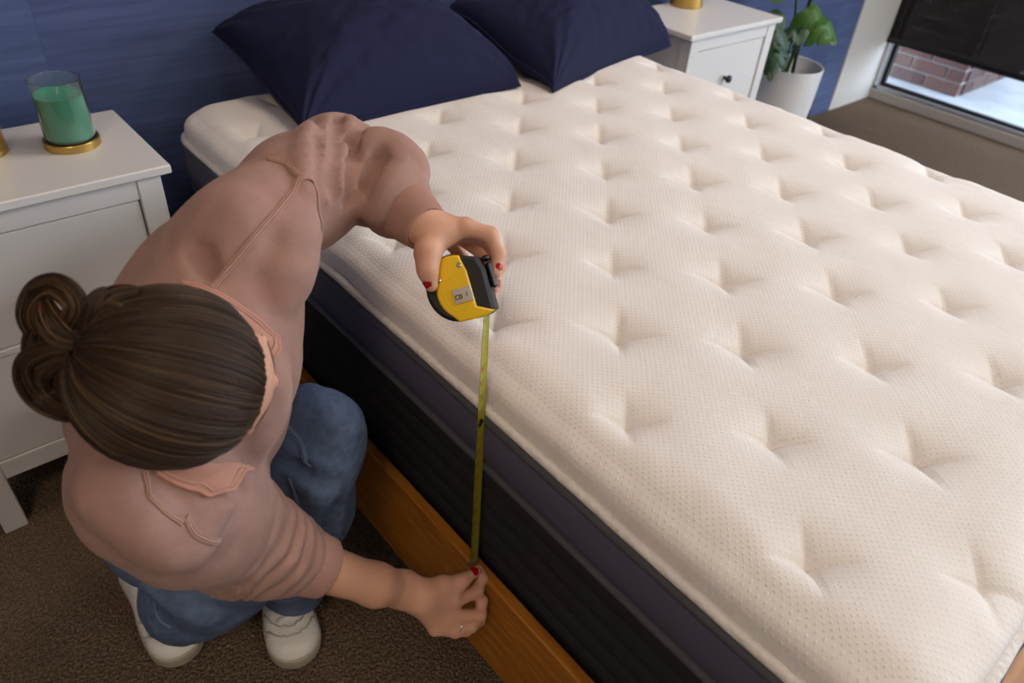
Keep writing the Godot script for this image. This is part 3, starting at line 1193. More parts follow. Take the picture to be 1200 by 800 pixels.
func pillow_mesh(a: float, b: float, th: float, seed_no: int) -> ArrayMesh:
	var n := FastNoiseLite.new()
	n.seed = seed_no
	n.frequency = 1.0
	var N := 72
	var m := MB.new()
	for side in [1.0, -1.0]:
		var rows := []
		for i in N + 1:
			var row := PackedVector3Array()
			for j in N + 1:
				var u := -1.0 + 2.0 * j / N
				var v := -1.0 + 2.0 * i / N
				u = sin(u * PI / 2)
				v = sin(v * PI / 2)
				var eu := 1.0 - u * u
				var ev := 1.0 - v * v
				var x: float = a * u * (1.0 - 0.075 * ev)
				var y := b * v * (1.0 - 0.10 * eu)
				var full := pow(maxf(eu, 0.0), 0.36) * pow(maxf(ev, 0.0), 0.36)
				var t := th * full
				# folds that run in from the corners and along the edges
				var cr := Vector2(absf(u), absf(v))
				var ang := atan2(1.0 - cr.y + 0.02, 1.0 - cr.x + 0.02)
				var near := exp(-Vector2(1.0 - cr.x, 1.0 - cr.y).length() * 2.6)
				t += full * near * 0.018 * sin(ang * 15.0 + signf(u) * 2.0 + signf(v))
				t += full * 0.010 * n.get_noise_2d(u * 2.2 + v * 1.1, v * 4.5) + full * 0.006 * n.get_noise_2d(u * 7.0 + 30.0, v * 3.0 * side)
				t += full * (exp(-(1.0 - absf(v)) * 9.0)) * 0.006 * sin(u * 30.0 + n.get_noise_1d(u * 3.0) * 6.0)
				row.append(Vector3(x, y, sag(u, v) + t * (1.0 if side > 0.0 else -0.62)))
			rows.append(row)
		m.grid(rows, false, false, side < 0.0)
	return m.done()


func pillow_hem(a: float, b: float) -> ArrayMesh:
	var p := PackedVector3Array()
	for k in 160:
		var s := fposmod(k / 40.0, 4.0)
		var f := fposmod(s, 1.0) * 2.0 - 1.0
		var u := 0.0
		var v := 0.0
		if s < 1.0:
			u = f; v = -1.0
		elif s < 2.0:
			u = 1.0; v = f
		elif s < 3.0:
			u = -f; v = 1.0
		else:
			u = -1.0; v = -f
		u = sin(u * PI / 2)
		v = sin(v * PI / 2)
		p.append(Vector3(a * u * (1.0 - 0.075 * (1.0 - v * v)), b * v * (1.0 - 0.10 * (1.0 - u * u)), sag(u, v)))
	var m := MB.new()
	m.tube(p, 0.0028, 6, true)
	return m.done()


func pillow(label: String, at: Vector3, B: Basis, a: float, b: float, th: float, seed_no: int) -> void:
	var t := thing("pillow", label, "pillow", at, "navy pillows at the head of the bed")
	t.basis = B
	obj("pillowcase", pillow_mesh(a, b, th, seed_no), M.navy, t)
	obj("edge_seam", pillow_hem(a, b), M.navy, t)


# ---------------------------------------------------------------- bed
const MW := 1.368
const MZ0 := 0.087
const ML := 1.83
const SEAM := 0.652
const TUFT := Vector2(0.0948, 1.4477)
const STEP := Vector2(0.1328, 0.1396)

func perimeter(r: float) -> Array:
	# pairs (base point, outward normal); the edge itself is base + normal * r
	var out := []
	var c := [Vector2(MW - r, MZ0 + r), Vector2(MW - r, MZ0 + ML - r), Vector2(r, MZ0 + ML - r), Vector2(r, MZ0 + r)]
	var start := [-PI / 2, 0.0, PI / 2, PI]
	for k in 4:
		for i in 13:
			var a: float = start[k] + PI / 2 * i / 12.0
			out.append([c[k], Vector2(cos(a), sin(a))])
		var p: Vector2 = c[k]
		var q: Vector2 = c[(k + 1) % 4]
		var a2: float = start[k] + PI / 2
		var steps := 60
		for i in range(1, steps):
			out.append([p.lerp(q, float(i) / steps), Vector2(cos(a2), sin(a2))])
	return out


func wobble(p: Vector2, n: FastNoiseLite) -> float:
	return n.get_noise_2d(p.x * 5.0, p.y * 5.0) + 0.5 * n.get_noise_2d(p.x * 2.0 + 50.0, p.y * 2.0)


func skirt(prof: Array, per: Array, n: FastNoiseLite, amp: float, tile: float) -> ArrayMesh:
	# a band round the mattress: profile of (offset outwards, height)
	var m := MB.new()
	var rows := []
	var uvs := []
	var run := 0.0
	var last := Vector2.ZERO
	for q in prof:
		rows.append(PackedVector3Array())
		uvs.append(PackedVector2Array())
	for i in per.size() + 1:
		var e: Array = per[i % per.size()]
		var pos: Vector2 = e[0] + e[1] * 0.09
		if i > 0:
			run += pos.distance_to(last)
		last = pos
		var wv := wobble(pos, n) * amp
		var high := 0.0
		for k in prof.size():
			var q: Vector2 = prof[k]
			var w: Vector2 = e[0] + e[1] * (0.09 + q.x + wv * 0.5)
			rows[k].append(Vector3(w.x, q.y + wv, w.y))
			if k > 0:
				high += q.distance_to(prof[k - 1])
			uvs[k].append(Vector2(run, high) / tile)
	m.grid(rows, false, false, false, uvs)
	return m.done()


func ring_tube(off: float, y: float, r: float, per: Array, n: FastNoiseLite, amp: float, sides := 10) -> ArrayMesh:
	var p := PackedVector3Array()
	for e in per:
		var pos: Vector2 = e[0] + e[1] * 0.09
		var wv := wobble(pos, n) * amp
		var w: Vector2 = e[0] + e[1] * (0.09 + off + wv * 0.5)
		p.append(Vector3(w.x, y + wv, w.y))
	var m := MB.new()
	m.tube(p, r, sides, true, false, Color.WHITE, 1.0, Vector3.UP)
	return m.done()


func tuft_depth(x: float, z: float, n: FastNoiseLite) -> float:
	var i := (x - TUFT.x) / STEP.x
	var j := (z - TUFT.y) / STEP.y
	var a := (i + j) * 0.5
	var b := (i - j) * 0.5
	var ia := roundf(a)
	var ib := roundf(b)
	var d := 0.0
	# the four tufts nearest to the point
	for da in [0.0, signf(a - ia)]:
		for db in [0.0, signf(b - ib)]:
			var ta: float = ia + da
			var tb: float = ib + db
			var ti := ta + tb
			if ti < -0.5 or ti > 9.5:
				continue
			var fa := (a - ta) * 0.193
			var fb := (b - tb) * 0.193
			var h := fposmod(sin(ta * 12.9 + tb * 78.2) * 437.5, 1.0)
			var r := sqrt(fa * fa + fb * fb)
			if r > 0.15:
				continue
			var k := 0.8 + 0.4 * h
			d += 0.0150 * k * exp(-pow(r / 0.024, 1.1)) + 0.0050 * exp(-pow(r / 0.055, 2.0))
			var la := 0.062 + 0.022 * h
			var bend := 0.006 * sin(h * 40.0) * (r / 0.06)
			var c1 := 1.0 - smoothstep(0.012, la, absf(fa))
			var c2 := 1.0 - smoothstep(0.012, la * 0.95, absf(fb))
			d += c1 * (0.0095 * k * exp(-absf(fb + bend * fa * 6.0) / 0.0042) + 0.0028 * exp(-absf(fb) / 0.013))
			d += c2 * (0.0095 * k * exp(-absf(fa - bend * fb * 6.0) / 0.0042) + 0.0028 * exp(-absf(fa) / 0.013))
	return d


func mattress_top(n: FastNoiseLite) -> ArrayMesh:
	var m := MB.new()
	var NX := 290
	var NZ := 388
	var rc := 0.09
	var rows := []
	var uvs := []
	for jz in NZ + 1:
		var row := PackedVector3Array()
		var ur := PackedVector2Array()
		var tz := float(jz) / NZ
		# closer rows near both ends
		tz = tz - sin(tz * TAU) * 0.035
		for jx in NX + 1:
			var tx := float(jx) / NX
			tx = tx - sin(tx * TAU) * 0.040
			var x := tx * MW
			var z := tz * ML
			# square corner drawn in to a round one
			var cx := clampf(x, rc, MW - rc)
			var cz := clampf(z, rc, ML - rc)
			var rx := (x - cx) / rc
			var rz := (z - cz) / rc
			var e := minf(minf(x, MW - x), minf(z, ML - z))
			if rx != 0.0 and rz != 0.0:
				var mx := maxf(absf(rx), absf(rz))
				var l := sqrt(rx * rx + rz * rz)
				x = cx + rx * mx / l * rc
				z = cz + rz * mx / l * rc
				e = rc * (1.0 - mx)
			var q := clampf(e / 0.085, 0.0, 1.0)
			var rise := pow(1.0 - pow(1.0 - q, 2.3), 0.62)
			var zz := z + MZ0
			var y := SEAM + 0.004 + 0.064 * rise
			# overhang of the padded edge
			var over := 0.007 * sin(PI * clampf(e / 0.03, 0.0, 1.0))
			var wv := wobble(Vector2(x, zz), n) * 0.0085 * (1.0 - q)
			y += wv
			y += 0.004 * n.get_noise_2d(x * 2.2 + 7.0, zz * 2.2) * q
			y -= tuft_depth(x, zz, n) * (0.25 + 0.75 * q)
			var p := Vector3(x, y, zz)
			if e < 0.03:
				var away := Vector2(x - clampf(x, rc, MW - rc), z - clampf(z, rc, ML - rc))
				if x > rc and x < MW - rc:
					away = Vector2(0, signf(z - ML * 0.5))
				elif z > rc and z < ML - rc:
					away = Vector2(signf(x - MW * 0.5), 0)
				if away.length() > 0.0:
					away = away.normalized() * over
					p.x += away.x
					p.z += away.y
			row.append(p)
			ur.append(Vector2(x, zz) / 0.0100)
		rows.append(row)
		uvs.append(ur)
	m.grid(rows, false, false, true, uvs)
	return m.done()


func build_bed() -> void:
	# frame of four boards round the mattress, on feet
	var fr := thing("bed_frame", "honey-brown wooden bed frame that holds the white and navy mattress", "bed", Vector3.ZERO)
	var y0 := 0.097
	var y1 := 0.326
	var yc := (y0 + y1) * 0.5
	var xo := -0.0305
	var th := 0.021
	var zb := MZ0 - 0.03
	var zf := MZ0 + ML + 0.032
	var long := zf - 0.0215 - zb
	for sx in [0, 1]:
		var x: float = (xo + th * 0.5) if sx == 0 else (MW + 0.0305 - th * 0.5)
		var b := MB.new()
		b.box(Vector3(x, yc, (zb + zf - 0.0215) * 0.5), Vector3(th, y1 - y0, long), 0.003)
		for k in b.v.size():
			b.uv[k] = Vector2(b.v[k].z * 1.1, (b.v[k].y + b.v[k].x) * 2.2)
		obj("side_rail", b.done(), M.wood, fr)
	for sz in [0, 1]:
		var thick: float = th if sz == 0 else 0.055
		var z: float = (zb + th * 0.5) if sz == 0 else (zf + 0.034 - thick * 0.5)
		var b := MB.new()
		b.box(Vector3(MW * 0.5, yc, z), Vector3(MW + 0.061 - (th * 2.0 + 0.001 if sz == 0 else 0.0), y1 - y0, thick), 0.003)
		for k in b.v.size():
			b.uv[k] = Vector2(b.v[k].x * 1.1, (b.v[k].y + b.v[k].z) * 2.2)
		obj("foot_board" if sz == 1 else "head_board", b.done(), M.wood, fr)
	for q in [[0.09, 0.2], [MW - 0.09, 0.2], [0.09, 1.75], [MW - 0.09, 1.75], [MW * 0.5, 1.0]]:
		obj("foot", box_mesh(Vector3(q[0], 0.09, q[1]), Vector3(0.06, 0.18, 0.06), 0.003), M.wood, fr)
	for k in 9:
		obj("slat", box_mesh(Vector3(MW * 0.5, 0.189, 0.16 + k * 0.21), Vector3(MW + 0.015, 0.018, 0.07), 0.002), M.wood, fr)
	# mattress
	var t := thing("mattress", "thick mattress with tufted white knit top and navy and charcoal sides", "mattress", Vector3.ZERO)
	var n := FastNoiseLite.new()
	n.seed = 12
	n.frequency = 1.0
	var per := perimeter(0.09)
	obj("quilted_top", mattress_top(n), M.knit, t)
	obj("white_piping", ring_tube(0.0025, SEAM - 0.001, 0.0082, per, n, 0.0085), M.pipe, t)
	obj("dark_binding", ring_tube(0.0050, SEAM - 0.0170, 0.0085, per, n, 0.0085, 8), M.binding, t)
	obj("navy_band", skirt([Vector2(-0.004, SEAM - 0.008), Vector2(0.0, SEAM - 0.020), Vector2(0.0075, SEAM - 0.035), Vector2(0.011, SEAM - 0.058), Vector2(0.009, SEAM - 0.080), Vector2(0.003, SEAM - 0.100), Vector2(-0.002, SEAM - 0.114)], per, n, 0.0085, 0.02), M.band, t)
	obj("dark_binding", ring_tube(0.001, 0.535, 0.0074, per, n, 0.0065, 8), M.binding, t)
	var prof := [Vector2(-0.002, 0.531)]
	var rowsN := 7
	for k in rowsN:
		var ya := 0.527 - k * 0.046
		var grow := 0.006 if k < 4 else -0.003
		for s in 7:
			var f := s / 6.0
			var bulge := pow(sin(PI * f), 0.6)
			prof.append(Vector2(-0.0065 + bulge * 0.0075 - 0.004 * float(k) / rowsN, ya - f * 0.046))
	prof.append(Vector2(-0.02, 0.200))
	prof.append(Vector2(-0.10, 0.1985))
	obj("charcoal_border", skirt(prof, per, n, 0.002, 0.02), M.border, t)
	obj("underside", box_mesh(Vector3(MW * 0.5, 0.2035, MZ0 + ML * 0.5), Vector3(MW - 0.05, 0.010, ML - 0.05), 0.0), M.border, t)


# ---------------------------------------------------------------- the woman
const HEAD := Vector3(-0.3919, 0.9000, 1.2609)
const HF := Vector3(0.8767, -0.3539, 0.3260)      # where the face looks
const HL := Vector3(0.4685, 0.7819, -0.4112)      # her left
const HU := Vector3(-0.1094, 0.5132, 0.8513)      # the crown

func hd(fwd: float, left: float, up: float) -> Vector3:
	return HEAD + HF * fwd + HL * left + HU * up


# ridges are sunk so that only their backs show, creases cut in from the surface
func fold(s: Sdf, set: Array, cut: bool) -> void:
	var all := []
	for q in set:
		var pts := []
		for p in spline(q[0], 3):
			pts.append(s.stick(p, q[1] * 0.05 if cut else -q[1] * (0.30 if q[2] < 0.025 else 0.62)))
		all.append(pts)
	for i in set.size():
		s.line(all[i], set[i][1], set[i][2], cut)


func jacket_shape() -> Sdf:
	var s := Sdf.new()
	s.cap(Vector3(-0.360, 0.483, 0.915), Vector3(-0.348, 0.586, 0.981), 0.1008, 0.1062, 0.0720)
	s.cap(Vector3(-0.348, 0.586, 0.981), Vector3(-0.349, 0.717, 1.079), 0.1062, 0.1080, 0.0720)
	s.cap(Vector3(-0.349, 0.717, 1.079), Vector3(-0.345, 0.798, 1.136), 0.1080, 0.0945, 0.0720)
	s.cap(Vector3(-0.281, 0.891, 1.097), Vector3(-0.421, 0.748, 1.200), 0.0648, 0.0720, 0.0720)
	s.cap(Vector3(-0.300, 0.851, 1.051), Vector3(-0.398, 0.735, 1.096), 0.0702, 0.0702, 0.0720)
	s.cap(Vector3(-0.271, 0.794, 1.112), Vector3(-0.304, 0.653, 1.098), 0.0378, 0.0378, 0.0720)
	s.cap(Vector3(-0.248, 0.891, 1.100), Vector3(-0.302, 0.802, 1.144), 0.0504, 0.0468, 0.0810)
	s.cap(Vector3(-0.246, 0.935, 1.096), Vector3(-0.139, 0.930, 1.033), 0.0648, 0.0702, 0.0270)
	s.cap(Vector3(-0.139, 0.930, 1.033), Vector3(-0.028, 0.903, 0.929), 0.0702, 0.0702, 0.0270)
	s.cap(Vector3(-0.028, 0.903, 0.929), Vector3(-0.022, 0.915, 1.022), 0.0702, 0.0630, 0.0180)
	s.cap(Vector3(-0.022, 0.915, 1.022), Vector3(-0.036, 0.917, 1.098), 0.0630, 0.0486, 0.0180)
	s.cap(Vector3(-0.041, 0.882, 0.957), Vector3(-0.059, 0.878, 0.962), 0.0360, 0.0270, 0.0180)
	s.cap(Vector3(-0.441, 0.732, 1.226), Vector3(-0.404, 0.657, 1.216), 0.0774, 0.0720, 0.0540)
	s.cap(Vector3(-0.404, 0.657, 1.216), Vector3(-0.354, 0.560, 1.205), 0.0720, 0.0648, 0.0540)
	s.cap(Vector3(-0.354, 0.560, 1.205), Vector3(-0.312, 0.509, 1.217), 0.0648, 0.0522, 0.0360)
	s.cap(Vector3(-0.312, 0.509, 1.217), Vector3(-0.296, 0.491, 1.224), 0.0522, 0.0450, 0.0360)
	# folds: ridges of cloth, then the creases between them
	fold(s, RIDGES, false)
	fold(s, CREASES, true)
	s.noise = FastNoiseLite.new()
	s.noise.seed = 7
	s.noise.frequency = 1.0
	s.noise.fractal_octaves = 2
	s.noise.domain_warp_enabled = false
	s.amp = 0.0036
	s.stretch = Vector3(13, 10, 16)
	s.row_at = Vector3(-0.3363, 0.5428, 1.2125)
	s.row_dir = (Vector3(-0.2959, 0.4910, 1.2236) - Vector3(-0.3540, 0.5599, 1.2048)).normalized()
	s.row_amp = 0.0075
	s.row_gap = 0.024
	return s


func jeans_shape() -> Sdf:
	var s := Sdf.new()
	s.cap(Vector3(-0.315, 0.402, 0.787), Vector3(-0.360, 0.418, 0.838), 0.1145, 0.1193, 0.0540)
	s.cap(Vector3(-0.360, 0.418, 0.838), Vector3(-0.390, 0.365, 0.829), 0.1193, 0.1049, 0.0540)
	s.cap(Vector3(-0.386, 0.450, 0.926), Vector3(-0.378, 0.435, 0.949), 0.1097, 0.1097, 0.0540)
	s.cap(Vector3(-0.315, 0.402, 0.787), Vector3(-0.234, 0.497, 1.001), 0.1002, 0.0859, 0.0360)
	s.cap(Vector3(-0.234, 0.497, 1.001), Vector3(-0.182, 0.542, 1.076), 0.0859, 0.0725, 0.0360)
	s.cap(Vector3(-0.182, 0.542, 1.076), Vector3(-0.199, 0.367, 1.045), 0.0725, 0.0763, 0.0360)
	s.cap(Vector3(-0.199, 0.367, 1.045), Vector3(-0.226, 0.200, 1.015), 0.0763, 0.0706, 0.0360)
	s.cap(Vector3(-0.226, 0.200, 1.015), Vector3(-0.224, 0.118, 0.994), 0.0706, 0.0706, 0.0360)
	s.cap(Vector3(-0.390, 0.365, 0.829), Vector3(-0.394, 0.387, 0.985), 0.1049, 0.0906, 0.0360)
	s.cap(Vector3(-0.394, 0.387, 0.985), Vector3(-0.316, 0.405, 1.113), 0.0906, 0.0668, 0.0360)
	s.cap(Vector3(-0.316, 0.405, 1.113), Vector3(-0.359, 0.280, 1.022), 0.0668, 0.0840, 0.0360)
	s.cap(Vector3(-0.359, 0.280, 1.022), Vector3(-0.388, 0.172, 0.946), 0.0840, 0.0840, 0.0360)
	s.cap(Vector3(-0.388, 0.172, 0.946), Vector3(-0.405, 0.125, 0.925), 0.0840, 0.0763, 0.0360)
	fold(s, JEANS_RIDGES, false)
	fold(s, JEANS_CREASES, true)
	s.noise = FastNoiseLite.new()
	s.noise.seed = 17
	s.noise.frequency = 1.0
	s.noise.fractal_octaves = 2
	s.amp = 0.005
	s.stretch = Vector3(12, 9, 14)
	s.floor_y = 0.052
	return s


var RIDGES := [
	[[Vector3(-0.0871, 0.9888, 0.9821), Vector3(-0.1383, 0.9993, 1.0677), Vector3(-0.1600, 0.9836, 1.0985), Vector3(-0.1695, 0.9659, 1.1189)], 0.0140, 0.014],
	[[Vector3(-0.0369, 0.9793, 0.9347), Vector3(-0.1051, 0.9981, 1.0454), Vector3(-0.1366, 0.9836, 1.0910), Vector3(-0.1488, 0.9559, 1.1144)], 0.0140, 0.010],
	[[Vector3(-0.0100, 0.9754, 0.9536), Vector3(-0.0682, 0.9804, 1.0193), Vector3(-0.1146, 0.9771, 1.0884), Vector3(-0.1268, 0.9516, 1.1080)], 0.0140, 0.010],
	[[Vector3(-0.0200, 0.9817, 1.0282), Vector3(-0.0565, 0.9679, 1.0562), Vector3(-0.0870, 0.9516, 1.0859), Vector3(-0.0975, 0.9222, 1.0981)], 0.0150, 0.012],
	[[Vector3(-0.0099, 0.9616, 1.0902), Vector3(-0.0491, 0.9614, 1.1133), Vector3(-0.0726, 0.9398, 1.1208), Vector3(-0.0812, 0.9134, 1.1163)], 0.0130, 0.014],
	[[Vector3(-0.0177, 0.9769, 1.0496), Vector3(-0.0032, 0.9662, 1.0683), Vector3(0.0138, 0.9433, 1.0835)], 0.0130, 0.03],
	[[Vector3(-0.1877, 0.9479, 1.1369), Vector3(-0.2098, 0.9211, 1.1566), Vector3(-0.2377, 0.8945, 1.1754)], 0.011, 0.04],
	[[Vector3(-0.3834, 0.7532, 1.2869), Vector3(-0.4163, 0.7410, 1.3026), Vector3(-0.4410, 0.7132, 1.3038)], 0.012, 0.03],
	[[Vector3(-0.4888, 0.8013, 1.2391), Vector3(-0.4703, 0.7714, 1.2893), Vector3(-0.4419, 0.7073, 1.3030)], 0.012, 0.04],
	[[Vector3(-0.2917, 0.8296, 1.2289), Vector3(-0.3080, 0.7947, 1.2399), Vector3(-0.3250, 0.7506, 1.2405)], 0.012, 0.04],
]
var CREASES := [
	[[Vector3(-0.0825, 0.9890, 0.9921), Vector3(-0.1377, 0.9914, 1.0818), Vector3(-0.1581, 0.9668, 1.1126)], 0.0065, 0.008],
	[[Vector3(-0.0316, 0.9798, 0.9538), Vector3(-0.0876, 0.9903, 1.0347), Vector3(-0.1247, 0.9803, 1.0901), Vector3(-0.1366, 0.9572, 1.1094)], 0.0080, 0.008],
	[[Vector3(-0.0211, 0.9813, 1.0063), Vector3(-0.0654, 0.9711, 1.0436), Vector3(-0.1021, 0.9654, 1.0901), Vector3(-0.1132, 0.9373, 1.1055)], 0.0080, 0.009],
	[[Vector3(-0.0313, 0.9719, 1.0664), Vector3(-0.0582, 0.9610, 1.0833), Vector3(-0.0807, 0.9406, 1.0952)], 0.0075, 0.012],
	[[Vector3(-0.3143, 0.9509, 1.1324), Vector3(-0.3115, 0.9434, 1.1449), Vector3(-0.3129, 0.9328, 1.1568)], 0.0055, 0.016],
	[[Vector3(-0.3595, 0.7295, 1.2748), Vector3(-0.3843, 0.7507, 1.2880), Vector3(-0.4063, 0.7603, 1.2961)], 0.0050, 0.012],
]
var JEANS_RIDGES := [
	[[Vector3(-0.2013, 0.6209, 1.0663), Vector3(-0.1738, 0.6178, 1.1050), Vector3(-0.1589, 0.5905, 1.1370)], 0.014, 0.04],
	[[Vector3(-0.1819, 0.5185, 1.1546), Vector3(-0.1989, 0.4292, 1.1321), Vector3(-0.2217, 0.3224, 1.1186)], 0.014, 0.04],
	[[Vector3(-0.2140, 0.5367, 1.1508), Vector3(-0.2245, 0.4427, 1.1266), Vector3(-0.2550, 0.4154, 1.1587)], 0.012, 0.04],
	[[Vector3(-0.4582, 0.3720, 1.0602), Vector3(-0.4310, 0.3183, 1.0782), Vector3(-0.3997, 0.3055, 1.1110)], 0.012, 0.03],
]
var JEANS_CREASES := [
	[[Vector3(-0.2452, 0.5612, 1.1240), Vector3(-0.2292, 0.5468, 1.1424), Vector3(-0.2023, 0.5276, 1.1537)], 0.006, 0.02],
	[[Vector3(-0.4340, 0.3762, 1.0825), Vector3(-0.4083, 0.3699, 1.1118), Vector3(-0.3835, 0.3999, 1.1486)], 0.006, 0.02],
	[[Vector3(-0.1938, 0.4892, 1.1455), Vector3(-0.2118, 0.3945, 1.1304), Vector3(-0.2274, 0.2890, 1.1055)], 0.006, 0.02],
]


func seam(name_: String, pts: Array, s: Sdf, m: Material, parent: Node3D, gap := 0.0028, r := 0.0010, steps := 12) -> void:
	# two rows of stitches with a raised ridge between, laid along the cloth
	var path := spline(pts, steps)
	var l := s.all()
	var mb := MB.new()
	var rows := [PackedVector3Array(), PackedVector3Array(), PackedVector3Array()]
	for i in path.size():
		var p := s.stick(path[i], 0.0009)
		var t := (path[mini(i + 1, path.size() - 1)] - path[maxi(i - 1, 0)]).normalized()
		var g := s.grad(p, l)
		var side := t.cross(g).normalized()
		rows[0].append(p - side * gap)
		rows[1].append(p)
		rows[2].append(p + side * gap)
	mb.tube(rows[0], r, 6)
	mb.tube(rows[2], r, 6)
	mb.tube(rows[1], r * 1.7, 6)
	obj(name_, mb.done(), m, parent)


func cuff(a: Vector3, b: Vector3, ra: float, rb: float, ribs: int, m: Material, parent: Node3D) -> void:
	var ax := (b - a).normalized()
	var s := ax.cross(Vector3.UP).normalized()
	var t := s.cross(ax)
	var rows := []
	var prof := []
	for k in 15:
		var f := k / 14.0
		prof.append(Vector2(lerpf(ra, rb, f) + 0.0015 * sin(f * PI), f * (b - a).length()))
	prof.append(Vector2(rb - 0.0020, (b - a).length() + 0.0012))
	prof.append(Vector2(rb - 0.0040, (b - a).length()))
	prof.append(Vector2(rb - 0.0045, (b - a).length() - 0.03))
	var N := ribs * 4
	for q in prof:
		var ring := PackedVector3Array()
		for k in N:
			var th := TAU * k / N
			var r: float = q.x + 0.00035 * sin(th * ribs)
			ring.append(a + ax * q.y + (s * cos(th) + t * sin(th)) * r)
		rows.append(ring)
	var mb := MB.new()
	mb.grid(rows, false, true, false)
	mb.smooth(0)
	obj("cuff", mb.done(), m, parent)
	# welt where the cuff is sewn on
	var w := MB.new()
	for off in [0.0, 0.005]:
		var ring := PackedVector3Array()
		for k in 48:
			var th := TAU * k / 48
			ring.append(a + ax * off + (s * cos(th) + t * sin(th)) * (ra + 0.0012))
		w.tube(ring, 0.0016, 6, true)
	obj("cuff_seam", w.done(), m, parent)


func nail(tip: Vector3, back: Vector3, face: Vector3, wide: float, thick: float, parent: Node3D) -> void:
	# a small curved shield on the end of a finger; face points out of the nail
	var f := (tip - back).normalized()
	var up := (face - f * face.dot(f)).normalized()
	var s := up.cross(f)
	var rows := []
	for i in 8:
		var row := PackedVector3Array()
		var t := i / 7.0
		var hw := wide * sqrt(maxf(0.05, 1.0 - pow(maxf(0.0, t - 0.45) / 0.58, 2.0))) * lerpf(0.86, 1.0, minf(t * 3.0, 1.0))
		for j in 7:
			var q := -1.0 + 2.0 * j / 6.0
			row.append(tip + f * (-0.010 + t * 0.0125) + s * (q * hw) + up * (thick - q * q * wide * 0.5 - t * t * 0.0022))
		rows.append(row)
	var lows := []
	for row in rows:
		var lo := PackedVector3Array()
		for p in row:
			lo.append(p - up * 0.0016)
		lows.append(lo)
	var mb := MB.new()
	mb.grid(rows, false, false, false)
	mb.grid(lows, false, false, true)
	obj("fingernail", mb.done(), M.polish, parent)


